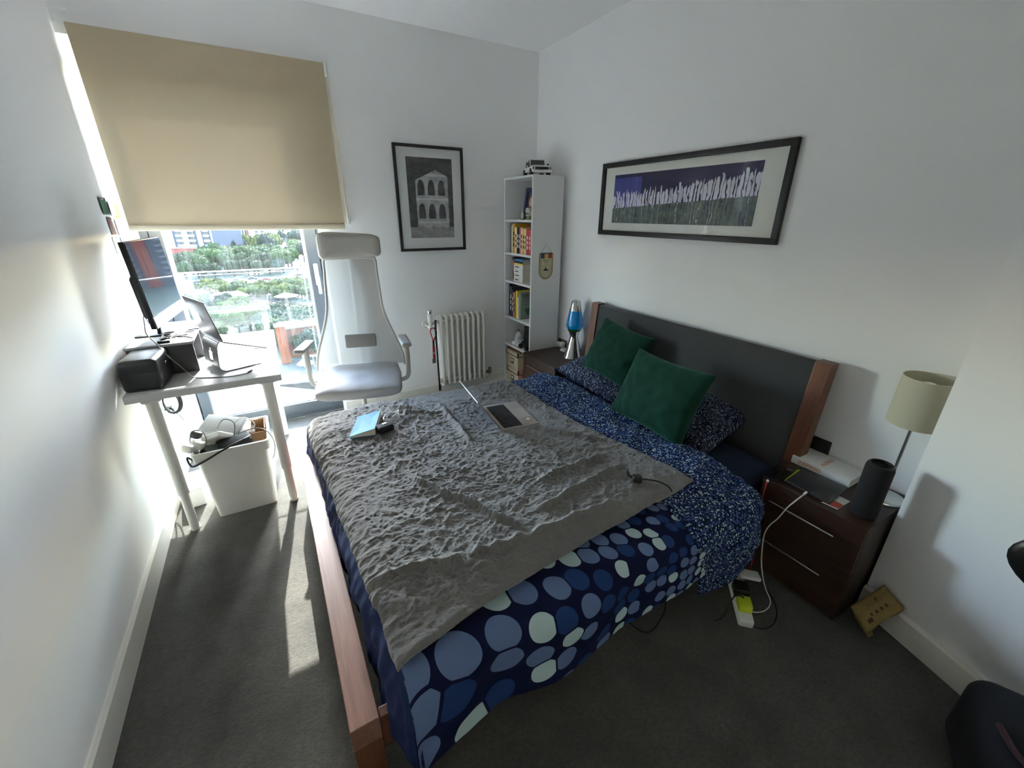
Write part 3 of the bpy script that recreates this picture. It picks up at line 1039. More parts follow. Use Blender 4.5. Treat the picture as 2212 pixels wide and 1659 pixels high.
# cable from the screen drooping over the desk
cb = thing('usb_cable', 'thin grey cable drooping from the screen across the white desk', 'cable', (-0.3, 2.5, ZD))
B().tube([(-0.595, 2.86, 1.02), (-0.592, 2.78, 1.075), (-0.586, 2.72, 1.047), (-0.577, 2.655, 1.010), (-0.542, 2.615, 0.962), (-0.512, 2.575, 0.915), (-0.459, 2.540, 0.849), (-0.420, 2.520, 0.797), (-0.356, 2.485, ZD + .003), (-0.255, 2.452, ZD + .003), (-0.194, 2.464, ZD + .003), (-0.180, 2.48, ZD + .004)], 0.0026, 8, smooth=6).done('cord', M_GREY, cb)
B().tube([(-0.182, 2.478, ZD + .004), (-0.165, 2.500, ZD + .005)], 0.0045, 8).done('plug', M_BLACK, cb)
for (x, y, a, nm) in ((-0.175, 2.66, 0.9, 'grey stylus lying on the sunlit desk in front of the laptop'), (-0.11, 2.92, -0.5, 'small black pen on the far part of the sunlit desk')):
    dx, dy = math.cos(a) * 0.05, math.sin(a) * 0.05
    tag(B().cyl((x - dx, y - dy, ZD + 0.0042), (x + dx, y + dy, ZD + 0.0042), 0.004, 0.003, n=10).done('stylus', M_PENS[3]), nm, 'pen')

# postcards and snapshots pinned on the left wall by the window
M_CARDS = {k: mat('card ' + k, c, 0.6) for k, c in dict(green=(38, 84, 66), orange=(206, 140, 54), beige=(172, 160, 138), white=(220, 220, 216), grey=(120, 120, 122), teal=(150, 196, 188), brown=(104, 70, 60)).items()}
cards = [
    (3.20, 1.60, 0.11, 0.085, 'green', 'dark green postcard on the left wall, uppermost beside the blind'),
    (3.33, 1.59, 0.09, 0.075, 'grey', 'dark mottled snapshot pinned between the green and orange cards'),
    (3.44, 1.58, 0.10, 0.080, 'orange', 'bright orange postcard on the left wall next to the blind'),
    (3.24, 1.50, 0.12, 0.090, 'brown', 'brownish curled snapshot under the green postcard'),
    (3.38, 1.49, 0.12, 0.090, 'beige', 'beige snapshot under the orange postcard'),
    (3.23, 1.40, 0.13, 0.095, 'white', 'white note card pinned below the brownish snapshot'),
    (3.38, 1.39, 0.12, 0.095, 'grey', 'grey photograph pinned below the beige snapshot'),
    (3.25, 1.30, 0.12, 0.085, 'white', 'round-cornered white card pinned behind the computer screen'),
    (3.33, 1.20, 0.12, 0.095, 'teal', 'pale teal picture card, lowest of the cards on the left wall'),
]
for y, z, wd, h, c, lab in cards:
    nv = 8
    yy, zz = np.meshgrid(np.linspace(y - wd / 2, y + wd / 2, nv), np.linspace(z - h / 2, z + h / 2, nv), indexing='ij')
    cu = (np.linspace(-1, 1, nv) ** 2)[:, None] * np.ones((1, nv))
    xx = XL + 0.002 + 0.006 * cu * (0.5 + 0.5 * math.sin(y * 40))
    t = thing('picture_card', lab, 'card', (XL + 0.002, y, z), 'cards pinned to the left wall')
    o = put('card', gridmesh('card', np.stack([xx, yy, zz], -1)), M_CARDS[c], t)
    k = o.modifiers.new('thickness', 'SOLIDIFY')
    k.thickness = 0.0012
    B().cyl((XL + 0.004, y, z + h / 2 - 0.008), (XL + 0.010, y, z + h / 2 - 0.008), 0.004, n=10).done('pin', M_WPLAS, t)

# ------------------------------------------------------------------ bin of gadgets under the desk
bn = thing('waste_bin', 'square white plastic bin under the desk filled with cables and chargers', 'bin', (-0.33, 2.6, 0))
def frus(b, z0, z1, a0, a1, wall=0.004, bottom=False):
    # a = (x0, x1, y0, y1) at the bottom and at the top
    def ring(t, a, z):
        x0, x1, y0, y1 = a
        r = 0.02
        out = []
        for cx, cy, s in ((x1 - r, y1 - r, 0), (x0 + r, y1 - r, 90), (x0 + r, y0 + r, 180), (x1 - r, y0 + r, 270)):
            for q in range(5):
                g = math.radians(s + q * 22.5)
                out.append(t.verts.new((cx + r * math.cos(g), cy + r * math.sin(g), z)))
        return out
    t = bmesh.new()
    sh = lambda a, k: (a[0] + k, a[1] - k, a[2] + k, a[3] - k)
    R = [ring(t, a0, z0), ring(t, a1, z1), ring(t, sh(a1, wall), z1), ring(t, sh(a0, wall), z0 + wall)]
    for p, q in zip(R, R[1:]):
        for i in range(20):
            t.faces.new((p[i], p[(i + 1) % 20], q[(i + 1) % 20], q[i]))
    if bottom:
        t.faces.new(R[0][::-1])
        t.faces.new(R[3])
    else:
        for i in range(20):
            t.faces.new((R[3][i], R[3][(i + 1) % 20], R[0][(i + 1) % 20], R[0][i]))
    b.add(t)
    return b
frus(B(), 0.0, 0.365, (-0.476, -0.190, 2.432, 2.72), (-0.500, -0.172, 2.432, 2.755), bottom=True).done('bin_body', M_WPLAS, bn)
frus(B(), 0.355, 0.410, (-0.512, -0.160, 2.424, 2.768), (-0.516, -0.157, 2.421, 2.771), wall=0.012).done('bin_rim', M_WPLAS, bn)
# things in the bin
def tilted(a):
    return Euler(a).to_matrix()
ad = thing('power_adapter', 'white square power adapter lying on top of the cables in the bin', 'charger', (-0.41, 2.60, 0.42))
B().box((-0.405, 2.575, 0.415), (0.115, 0.030, 0.105), rot=tilted((0.9, -0.35, -0.45)), bev=0.009, seg=4).done('adapter_block', M_WPLAS, ad)
B().tube([(-0.40, 2.585, 0.46), (-0.36, 2.60, 0.505), (-0.315, 2.585, 0.48), (-0.325, 2.55, 0.42), (-0.35, 2.53, 0.375)], 0.0028, 8, smooth=6).done('cord', M_GREY, ad)
rt_ = thing('router', 'flat grey router box behind the white adapter in the bin', 'router', (-0.38, 2.70, 0.42))
B().box((-0.385, 2.690, 0.430), (0.20, 0.15, 0.030), rot=tilted((0.25, 0.20, -0.35)), bev=0.008, seg=3).done('router_case', M_LGREY, rt_)
ex_ = thing('extension_block', 'white plug extension block hanging over the bin corner', 'extension block', (-0.50, 2.50, 0.42))
B().box((-0.500, 2.515, 0.425), (0.050, 0.20, 0.038), rot=tilted((-0.30, 0.35, -0.35)), bev=0.008, seg=3).done('block_case', M_WPLAS, ex_)
B().box((-0.478, 2.48, 0.436), (0.045, 0.045, 0.040), rot=tilted((-0.30, 0.35, -0.35)), bev=0.006).done('plug', M_WPLAS, ex_)
B().box((-0.488, 2.56, 0.462), (0.040, 0.045, 0.035), rot=tilted((-0.30, 0.35, -0.35)), bev=0.006).done('plug', M_BLACK, ex_)
M_CARTON = mat('brown card', (168, 126, 92), 0.8)
cd = thing('cardboard_carton', 'small brown cardboard carton standing at the right of the bin', 'carton', (-0.205, 2.63, 0.40))
for a, b_ in (((-0.245, 2.56, 0.30), (-0.175, 2.563, 0.405)), ((-0.245, 2.70, 0.30), (-0.175, 2.703, 0.425)), ((-0.178, 2.56, 0.30), (-0.175, 2.703, 0.425)), ((-0.248, 2.56, 0.30), (-0.245, 2.703, 0.415))):
    B().span(a, b_).done('carton_side', M_CARTON, cd)
tag(B().box((-0.285, 2.68, 0.392), (0.10, 0.13, 0.016), rot=tilted((0.1, 0.05, 0.1)), bev=0.002).done('paper_wad', M_PAPER), 'white folded papers beside the brown carton in the bin', 'papers')
M_SOFTB = mat('black fabric pouch', (28, 26, 28), 0.8, bump=0.2, bscale=60)
tag(B().box((-0.33, 2.53, 0.385), (0.17, 0.11, 0.05), rot=tilted((0.1, -0.1, 0.15)), bev=0.022, seg=4).done('pouch', M_SOFTB), 'soft black pouch at the front of the bin', 'pouch')
tag(B().box((-0.42, 2.49, 0.375), (0.11, 0.09, 0.05), rot=tilted((0.2, 0.3, 0.5)), bev=0.01).done('adapter_brick', mat('dark green plastic', (50, 64, 58), 0.5)), 'dark grey-green charger brick at the front left of the bin', 'charger')
B_ = lambda pts, r=0.003, k=6: B().tube(pts, r, 8, smooth=k)
tag(B_([(-0.50, 2.47, 0.33), (-0.53, 2.435, 0.40), (-0.52, 2.415, 0.355), (-0.47, 2.405, 0.370), (-0.38, 2.412, 0.408), (-0.31, 2.43, 0.428), (-0.27, 2.47, 0.425), (-0.25, 2.55, 0.40)], 0.0048).done('black_cable', M_RUBBER), 'thick black cable looping over the front rim of the bin', 'cable')
tag(B_([(-0.33, 2.66, 0.415), (-0.318, 2.65, 0.452), (-0.275, 2.65, 0.474), (-0.235, 2.64, 0.45), (-0.225, 2.63, 0.42), (-0.25, 2.60, 0.405)], 0.0032).done('white_cable', M_WPLAS), 'white cable standing up in a loop at the back of the bin', 'cable')
tag(B_([(-0.30, 2.54, 0.43), (-0.22, 2.53, 0.447), (-0.165, 2.50, 0.43), (-0.140, 2.49, 0.36), (-0.150, 2.49, 0.29), (-0.166, 2.494, 0.255)], 0.0028).done('grey_cable', M_GREY), 'thin grey cable hanging over the right side of the bin', 'cable')
tag(B_([(-0.52, 2.53, 0.44), (-0.505, 2.56, 0.485), (-0.46, 2.56, 0.475), (-0.45, 2.52, 0.43), (-0.49, 2.49, 0.39), (-0.54, 2.47, 0.42)], 0.0028).done('grey_cable', M_GREY), 'thin grey cable curled around the extension block on the bin', 'cable')
# wall sockets below the desk with a coiled lead
sk = thing('wall_socket', 'white double wall socket with plugs below the desk', 'socket', (XL, 3.02, 0.44))
B().span((XL, 2.935, 0.395), (XL + 0.010, 3.085, 0.480), bev=0.003).done('face_plate', M_WPLAS, sk)
for y in (2.975, 3.045):
    B().box((XL + 0.030, y, 0.445), (0.042, 0.05, 0.05), bev=0.01, seg=3).done('plug', M_WPLAS if y < 3 else M_BLACK, sk)
cl = B()
for q in range(4):
    cl.tube([(-0.628 + (0.034 + 0.004 * q) * math.sin(a), 2.925 + 0.014 * q + 0.012 * math.sin(a + q), 0.535 + (0.062 + 0.006 * q) * math.cos(a)) for a in np.linspace(0, 2 * PI, 25)[:-1]], 0.0036, 8, closed=True)
tag(cl.done('coiled_cable', M_RUBBER), 'black cable coiled and hanging under the desk by the socket', 'cable')
tag(B_([(XL + .05, 3.045, 0.44), (-0.61, 3.02, 0.37), (-0.56, 2.88, 0.36), (-0.52, 2.72, 0.41), (-0.47, 2.66, 0.43)], 0.0036).done('grey_cable', M_GREY), 'grey lead running from the wall socket down into the bin', 'cable')
tag(B_([(XL + .05, 2.975, 0.44), (-0.63, 2.95, 0.33), (-0.61, 2.86, 0.30), (-0.57, 2.72, 0.36), (-0.53, 2.60, 0.40)], 0.0036).done('white_cable', M_WPLAS), 'white lead running from the wall socket to the extension block', 'cable')
wbx = thing('white_carton', 'small white carton on the carpet behind the bin, by the left wall', 'carton', (-0.60, 2.72, 0))
B().box((-0.598, 2.715, 0.055), (0.075, 0.22, 0.11), rot=(0, 0, 0.12), bev=0.003).done('carton_body', M_PAPER, wbx)
B().box((-0.598, 2.715, 0.111), (0.078, 0.223, 0.006), rot=(0, 0, 0.12), bev=0.001).done('carton_lid', M_WHITE, wbx)

# ------------------------------------------------------------------ swivel chair
M_CHF = mat('light grey chair weave', (196, 195, 192), 0.85, var=0.05, nscale=120, bump=0.15, bscale=900, spec=0.15, sheen=0.1)
M_CHL = mat('white chair leatherette', (162, 161, 160), 0.5, var=0.03, nscale=6, bump=0.05, bscale=200)
M_CHP = mat('white chair frame', (184, 180, 173), 0.4)
def meshweave():
    t = NT('sheer white chair mesh')
    t.setp(Base_Color=lin((164, 162, 157)), Roughness=0.8)
    tl = t.new('ShaderNodeBsdfTranslucent')
    tl.inputs[0].default_value = (*lin((164, 162, 157)), 1)
    tp = t.new('ShaderNodeBsdfTransparent')
    m1 = t.new('ShaderNodeMixShader')
    m1.inputs[0].default_value = 0.22
    t.link(t.p.outputs[0], m1.inputs[1])
    t.link(tl.outputs[0], m1.inputs[2])
    m2 = t.new('ShaderNodeMixShader')
    m2.inputs[0].default_value = 0.10
    t.link(m1.outputs[0], m2.inputs[1])
    t.link(tp.outputs[0], m2.inputs[2])
    t.link(m2.outputs[0], t.o.inputs['Surface'])
    return t.m
M_CHM = meshweave()
chair = thing('office_chair', 'white high-backed swivel chair with headrest between the desk and the bed', 'chair', (0.425, 2.80, 0))
CA = math.radians(-15)
CM = Matrix.Translation((0.425, 2.80, 0)) @ Matrix.Rotation(CA, 4, 'Z')
def C(x, y, z):
    return CM @ V((x, y, z))
RC = CM.to_3x3()
# seat: cushion with a waterfall front
nn = 60
uu, vv = np.meshgrid(np.linspace(-1, 1, nn), np.linspace(-1, 1, nn), indexing='ij')
def seat_side(sg):
    r = 0.93
    sx = uu * 0.265 * (1 - 0.10 * np.maximum(vv, 0)) * np.where(np.abs(vv) > 0.7, 1 - 0.5 * (np.abs(vv) - 0.7) ** 2, 1)
    sy = vv * 0.25 * np.where(np.abs(uu) > 0.7, 1 - 0.4 * (np.abs(uu) - 0.7) ** 2, 1)
    prof = (np.maximum(1 - np.abs(uu) ** 5, 0) * np.maximum(1 - np.abs(vv) ** 5, 0)) ** 0.5
    top = 0.030 + 0.035 * prof - 0.030 * np.maximum(-vv - 0.3, 0) + 0.006 * np.abs(uu) ** 2 + 0.003 * fbm(uu * 2, vv * 2, 2)
    bot = 0.012 - 0.056 * prof - 0.030 * np.maximum(-vv - 0.3, 0)
    z = np.where(sg > 0, top, bot) + 0.520
    Pq = np.stack([sx, sy, z], -1)
    Pq = Pq @ np.array(RC).T + np.array(CM.translation)
    return gridmesh('seat', Pq if sg > 0 else Pq[::-1])
bm = bmesh.new()
for sg in (1, -1):
    q = seat_side(sg)
    bm.from_mesh(q)
    bpy.data.meshes.remove(q)
bd = [e_ for e_ in bm.edges if e_.is_boundary]
bmesh.ops.bridge_loops(bm, edges=bd)
me = bpy.data.meshes.new('seat')
bm.to_mesh(me)
bm.free()
put('seat', me, M_CHL, chair, smooth=180)
# tall tapering back of sheer mesh in a tubular frame
def back_half(z):
    t = (z - 0.57) / 0.72
    return 0.162 + 0.098 * (1 - smooth(0.0, 0.62, t)) + 0.034 * (1 - t)
def back_y(x, z, hw):
    t = (z - 0.57) / 0.72
    return 0.19 + 0.115 * t + 0.03 * np.sin(PI * np.clip(t, 0, 1)) * -1 * 0.6 - 0.035 * (np.abs(x / hw) ** 2)
zz = np.linspace(0.57, 1.29, 60)
ub = np.linspace(-1, 1, 40)
UU, ZZ = np.meshgrid(ub, zz, indexing='ij')
HW = back_half(ZZ)
XX = UU * HW
YY = back_y(XX, ZZ, HW) + 0.004 * pnoise(UU * 3, ZZ * 6) * smooth(0.85, 0.6, ZZ)
Pq = np.stack([XX, YY, ZZ], -1) @ np.array(RC).T + np.array(CM.translation)
put('back_mesh', gridmesh('back_mesh', Pq), M_CHM, chair, smooth=180)
zf = np.linspace(0.56, 1.28, 18)
lft = [C(-back_half(z), back_y(-back_half(z), z, back_half(z)), z) for z in zf]
rgt = [C(back_half(z), back_y(back_half(z), z, back_half(z)), z) for z in zf]
top_ = [C(x, back_y(x, 1.292, 0.15), 1.292) for x in (-0.14, 0, 0.14)]
B().tube(lft + top_ + rgt[::-1], 0.0085, 10, smooth=3).done('back_frame', M_CHP, chair)
B().box(C(0.01, 0.192, 0.745), (0.205, 0.022, 0.092), rot=RC @ Euler((-0.12, 0, 0)).to_matrix(), bev=0.010, seg=4).done('lumbar_pad', mat('grey lumbar pad', (150, 148, 144), 0.7), chair)
B().tube([C(0, 0.16, 0.50), C(0, 0.27, 0.56), C(0, 0.295, 0.80), C(0, 0.335, 1.10), C(0, 0.345, 1.33)], 0.022, 12, smooth=5).done('spine', M_CHP, chair)
# headrest
nn = 50
uu, vv = np.meshgrid(np.linspace(-1, 1, nn), np.linspace(-1, 1, nn), indexing='ij')
ms = []
for sg in (1, -1):
    r4 = (np.abs(uu) ** 6 + np.abs(vv) ** 6) ** (1 / 6)
    k = np.where(r4 > 0, np.maximum(np.abs(uu), np.abs(vv)) / np.maximum(r4, 1e-6), 1)
    hx = uu * k * 0.196 + 0.012
    hz = vv * k * 0.082 - 0.010 * uu * vv
    th_ = 0.034 * np.maximum(1 - np.maximum(np.abs(uu), np.abs(vv)) ** 6, 0) ** 0.5
    hy = -sg * th_ - 0.030 * (uu * uu) + 0.012
    Pq = np.stack([hx, hy + 0.255, hz + 1.372], -1) @ np.array(RC).T + np.array(CM.translation)
    ms.append(gridmesh('headrest', Pq if sg > 0 else Pq[::-1]))
bm = bmesh.new()
for q in ms:
    bm.from_mesh(q)
    bpy.data.meshes.remove(q)
bmesh.ops.remove_doubles(bm, verts=bm.verts, dist=0.0008)
me = bpy.data.meshes.new('headrest')
bm.to_mesh(me)
bm.free()
put('headrest', me, mat('grey felt headrest', (168, 165, 158), 0.9, var=0.1, nscale=160, bump=0.3, bscale=600), chair, smooth=180)
for sx in (-1, 1):
    a = B()
    a.tube([C(sx * 0.17, -0.02, 0.505), C(sx * 0.275, 0.0, 0.505), C(sx * 0.312, 0.01, 0.54), C(sx * 0.315, 0.01, 0.66), C(sx * 0.312, 0.0, 0.775)], [0.013, 0.015, 0.016, 0.018, 0.020], 12, smooth=5)
    ao = a.done('arm', M_CHP, chair)
    pd = B()
    pd.box(C(sx * 0.305, -0.05, 0.793), (0.062, 0.235, 0.030), rot=RC @ Euler((0, 0, sx * 0.12)).to_matrix(), bev=0.014, seg=4)
    pd.done('arm_pad', M_CHL, ao)
B().box(C(0, 0.0, 0.452), (0.16, 0.26, 0.04), rot=RC, bev=0.012, seg=3).done('tilt_mechanism', M_CHP, chair)
B().cyl(C(0, 0, 0.25), C(0, 0, 0.47), 0.0145).cyl(C(0, 0, 0.12), C(0, 0, 0.262), 0.025).cyl(C(0, 0, 0.255), C(0, 0, 0.268), 0.028).done('gas_column', M_CHP, chair)
B().cyl(C(-0.12, -0.10, 0.478), C(-0.155, -0.12, 0.470), 0.012, bev=0.003).done('tilt_knob', M_CHP, chair)
for q in range(5):
    a = 2 * PI * q / 5 + 0.5
    dx, dy = math.cos(a), math.sin(a)
    lg = B().tube([C(0.02 * dx, 0.02 * dy, 0.125), C(0.15 * dx, 0.15 * dy, 0.115), C(0.30 * dx, 0.30 * dy, 0.085)], [0.026, 0.022, 0.016], 10, smooth=4).done('base_leg', M_CHP, chair)
    cx = C(0.30 * dx, 0.30 * dy, 0.0285)
    tv = RC @ V((-dy, dx, 0))
    B().cyl(cx - tv * 0.022, cx - tv * 0.004, 0.0285, n=20, bev=0.004).cyl(cx + tv * 0.004, cx + tv * 0.022, 0.0285, n=20, bev=0.004).cyl(cx, cx + V((0, 0, 0.06)), 0.007).done('caster', M_BLACK, lg)
# ================================================================== PICTURES
M_FRAME = mat('black stained frame', (24, 23, 23), 0.45, var=0.1)
M_MAT = mat('ivory picture mount', (226, 226, 218), 0.8, var=0.01)
M_MAT2 = mat('grey-white picture mount', (224, 225, 224), 0.8, var=0.01)
M_GLAZE = glass_mat('anti-reflective picture glass', 0.0, (0.99, 0.99, 0.99), 0.2)

def picture(th, o, u, v, W, H, nrm, fwid, dep, mat_m, prt, prt_m):
    """o lower-left corner on the wall, u and v unit axes, nrm out of the wall"""
    o, u, v, nrm = V(o), V(u), V(v), V(nrm)
    def bar(a0, b0, a1, b1):
        f = B()
        f.prism([(a0, b0), (a1, b0), (a1, b1), (a0, b1)], o, u, v, nrm * dep, bev=0.002)
        f.done('frame_bar', M_FRAME, th)
    bar(0, 0, W, fwid)
    bar(0, H - fwid, W, H)
    bar(0, fwid, fwid, H - fwid)
    bar(W - fwid, fwid, W, H - fwid)
    B().prism([(fwid, fwid), (W - fwid, fwid), (W - fwid, H - fwid), (fwid, H - fwid)], o, u, v, nrm * (dep * 0.4)).done('mount', mat_m, th)
    a0, b0, a1, b1 = prt
    P4 = np.array([[list(o + u * a0 + v * b0 + nrm * (dep * .4 + .0012)), list(o + u * a0 + v * b1 + nrm * (dep * .4 + .0012))],
                   [list(o + u * a1 + v * b0 + nrm * (dep * .4 + .0012)), list(o + u * a1 + v * b1 + nrm * (dep * .4 + .0012))]])
    put('print', gridmesh('print', P4, np.array([[[0, 0], [0, 1]], [[1, 0], [1, 1]]], float)), prt_m, th, smooth=0)
    g = B().prism([(fwid, fwid), (W - fwid, fwid), (W - fwid, H - fwid), (fwid, H - fwid)], o + nrm * (dep * .4 + .004), u, v, nrm * 0.0015).done('glazing', M_GLAZE, th)

def drips():
    t = NT('dripping paint print')
    uvn = t.new('ShaderNodeUVMap', uv_map='UVMap')
    sp_ = t.new('ShaderNodeSeparateXYZ')
    t.link(uvn.outputs[0], sp_.inputs[0])
    u, v = sp_.outputs[0], sp_.outputs[1]
    mp = t.new('ShaderNodeMapping')
    mp.inputs['Scale'].default_value = (40, 3.2, 1)
    t.link(uvn.outputs[0], mp.inputs[0])
    wob = t.noise(mp.outputs[0], 1.0, 2)
    uw = t.math('ADD', t.math('MULTIPLY', u, 46), t.math('MULTIPLY', wob, 2.4))
    cell = t.math('FLOOR', uw)
    fr = t.math('FRACT', uw)
    wnz = t.new('ShaderNodeTexWhiteNoise', noise_dimensions='1D')
    t.link(cell, wnz.inputs['W'])
    rnd = wnz.outputs['Value']
    slope = t.math('MULTIPLY', t.math('SMOOTH_MAX', t.math('SUBTRACT', u, 0.25), 0.0), 0.36)
    top = t.math('ADD', t.math('ADD', slope, 0.62), t.math('MULTIPLY', t.math('SUBTRACT', rnd, 0.5), 0.14))
    cap = t.math('MULTIPLY', t.math('POWER', t.math('ABSOLUTE', t.math('SUBTRACT', fr, 0.62)), 2.0), 0.5)
    top = t.math('SUBTRACT', top, cap)
    gapw = t.math('ADD', 0.16, t.math('MULTIPLY', rnd, 0.28))
    solid = t.math('GREATER_THAN', fr, gapw)
    below = t.math('LESS_THAN', v, top)
    horiz = t.math('ADD', 0.31, t.math('MULTIPLY', u, 0.17))
    above_h = t.math('GREATER_THAN', t.math('ADD', v, t.math('MULTIPLY', t.math('SUBTRACT', wob, 0.5), 0.05)), horiz)
    white = t.math('MULTIPLY', below, t.math('MULTIPLY', solid, above_h))
    m2 = t.new('ShaderNodeMapping')
    m2.inputs['Scale'].default_value = (26, 0.6, 1)
    t.link(uvn.outputs[0], m2.inputs[0])
    st_ = t.noise(m2.outputs[0], 1.0, 4, 0.7)
    leftblue = t.math('MULTIPLY', t.math('LESS_THAN', u, 0.24), t.math('LESS_THAN', v, 0.93))
    purple = t.mix(t.math('MULTIPLY', st_, t.math('ADD', t.math('MULTIPLY', leftblue, 0.9), 0.12)), lin((40, 32, 62)), lin((92, 96, 190)))
    m3 = t.new('ShaderNodeMapping')
    m3.inputs['Scale'].default_value = (14, 5, 1)
    t.link(uvn.outputs[0], m3.inputs[0])
    gn = t.noise(m3.outputs[0], 1.5, 5, 0.7)
    green = t.ramp(gn, [(0.3, lin((66, 78, 74))), (0.62, lin((110, 124, 112))), (0.8, lin((160, 178, 174)))])
    low = t.math('SUBTRACT', 1.0, above_h)
    line_w = t.math('MULTIPLY', t.math('GREATER_THAN', fr, t.math('SUBTRACT', gapw, 0.05)), t.math('LESS_THAN', fr, t.math('ADD', gapw, 0.06)))
    keep = t.math('GREATER_THAN', rnd, 0.45)
    lw = t.math('MULTIPLY', t.math('MULTIPLY', line_w, keep), 0.75)
    ld = t.math('MULTIPLY', t.math('LESS_THAN', fr, t.math('MULTIPLY', gapw, 0.7)), t.math('LESS_THAN', rnd, 0.55))
    green = t.mix(t.math('MULTIPLY', ld, 0.85), green, lin((52, 54, 96)))
    green = t.mix(lw, green, lin((206, 208, 226)))
    body = t.mix(white, purple, lin((214, 212, 224)))
    col = t.mix(low, body, green)
    t.setp(Base_Color=col, Roughness=0.6)
    return t.m
pan = thing('framed_print', 'wide black-framed abstract print of dripping purple and white paint over the bed', 'picture', (2.14, 1.85, 1.44))
picture(pan, (2.160, 2.492, 1.440), (0, -1, 0), (0, 0, 1), 1.285, 0.453, (-1, 0, 0), 0.030, 0.026, M_MAT, (0.120, 0.080, 1.143, 0.376), drips())

def greyprint():
    """plain invented greyscale picture: a pale arcade under a dark sky"""
    t = NT('greyscale print')
    uvn = t.new('ShaderNodeUVMap', uv_map='UVMap')
    sp_ = t.new('ShaderNodeSeparateXYZ')
    t.link(uvn.outputs[0], sp_.inputs[0])
    u, v = sp_.outputs[0], sp_.outputs[1]
    mp = t.new('ShaderNodeMapping')
    mp.inputs['Scale'].default_value = (4.0, 9.0, 1)
    t.link(uvn.outputs[0], mp.inputs[0])
    n = t.noise(mp.outputs[0], 1.3, 5, 0.65)
    sky_ = t.ramp(n, [(0.3, lin((44, 44, 44))), (0.7, lin((100, 100, 100)))])
    stone = t.ramp(n, [(0.25, lin((120, 120, 120))), (0.75, lin((208, 208, 208)))])
    # two storeys of plain round-headed openings
    cu_ = t.math('SUBTRACT', t.math('FRACT', t.math('ADD', t.math('MULTIPLY', u, 4.4), 0.25)), 0.5)
    cv_ = t.math('FRACT', t.math('ADD', t.math('MULTIPLY', v, 3.4), 0.35))
    arch = t.math('LESS_THAN', t.math('ADD', t.math('POWER', t.math('ABSOLUTE', t.math('MULTIPLY', cu_, 2.9)), 2.0), t.math('POWER', t.math('ABSOLUTE', t.math('MULTIPLY', t.math('SUBTRACT', cv_, 0.28), 1.75)), 3.0)), 1.0)
    arch = t.math('MULTIPLY', arch, t.math('GREATER_THAN', cv_, 0.20))
    slab = t.math('LESS_THAN', cv_, 0.08)
    c1 = t.mix(t.math('MULTIPLY', slab, 0.5), stone, lin((226, 226, 226)))
    c1 = t.mix(arch, c1, sky_)
    inside = t.math('MULTIPLY', t.math('LESS_THAN', t.math('ABSOLUTE', t.math('SUBTRACT', u, 0.53)), 0.36), t.math('LESS_THAN', v, t.math('SUBTRACT', 0.86, t.math('MULTIPLY', t.math('ABSOLUTE', t.math('SUBTRACT', u, 0.62)), 0.30))))
    c = t.mix(inside, sky_, c1)
    low = t.math('LESS_THAN', v, 0.14)
    c = t.mix(low, c, t.ramp(n, [(0.3, lin((120, 120, 120))), (0.7, lin((168, 168, 168)))]))
    t.setp(Base_Color=c, Roughness=0.6)
    return t.m
fp = thing('framed_print', 'upright black-framed greyscale print on the window wall beside the blind', 'picture', (1.2, 3.36, 1.30))
picture(fp, (0.932, 3.376, 1.298), (1, 0, 0), (0, 0, 1), 0.540, 0.741, (0, -1, 0), 0.020, 0.024, M_MAT2, (0.090, 0.097, 0.448, 0.660), greyprint())

# ================================================================== RADIATOR
rad = thing('radiator', 'white column radiator on the wall between the chair and the bookcase', 'radiator', (1.37, 3.30, 0.16))
NSEC = 9
for i in range(NSEC):
    x = 1.178 + i * 0.0485
    b = B()
    ys_ = (3.245, 3.285, 3.325)
    for y in ys_:
        b.cyl((x, y, 0.195), (x, y, 0.755), 0.0125, n=14)
    for z, dz in ((0.762, 1), (0.188, -1)):
        b.tube([(x, 3.245, z - 0.012 * dz), (x, 3.262, z + 0.010 * dz), (x, 3.285, z + 0.014 * dz), (x, 3.308, z + 0.010 * dz), (x, 3.325, z - 0.012 * dz)], 0.0155, 12, smooth=3)
    b.ball((x, 3.245, 0.187), (0.0125, 0.0125, 0.016), 12)
    b.cyl((x - 0.0245, 3.285, 0.735), (x + 0.0245, 3.285, 0.735), 0.017, n=14).cyl((x - 0.0245, 3.285, 0.215), (x + 0.0245, 3.285, 0.215), 0.017, n=14)
    b.done('column_section', M_WMET, rad)
for x, z in ((1.150, 0.215), (1.150, 0.735), (1.592, 0.735)):
    B().cyl((x - 0.006, 3.285, z), (x + 0.008, 3.285, z), 0.022, n=20, bev=0.003).done('end_cap', M_WMET, rad)
for x in (1.25, 1.50):
    B().span((x, 3.325, 0.62), (x + 0.02, 3.378, 0.65), bev=0.003).done('wall_bracket', M_WMET, rad)
tv = B().cyl((1.092, 3.270, 0.745), (1.092, 3.270, 0.812), 0.0205, n=24, bev=0.003).cyl((1.092, 3.270, 0.670), (1.092, 3.270, 0.745), 0.0135, n=20)
tvo = tv.done('thermostat_valve', M_WPLAS, rad)
B().cyl((1.092, 3.270, 0.812), (1.092, 3.270, 0.846), 0.0185, n=24, bev=0.005).done('valve_cap', M_CHROME, tvo)
B().tube([(1.088, 3.374, 0.700), (1.088, 3.33, 0.700), (1.092, 3.275, 0.690)], 0.010, 12, smooth=4).cyl((1.088, 3.377, 0.70), (1.088, 3.368, 0.70), 0.032, n=24).done('inlet_pipe', M_WMET, rad)
B().tube([(1.092, 3.27, 0.70), (1.12, 3.275, 0.735), (1.155, 3.285, 0.735)], 0.009, 10, smooth=4).done('inlet_pipe', M_CHROME, rad)
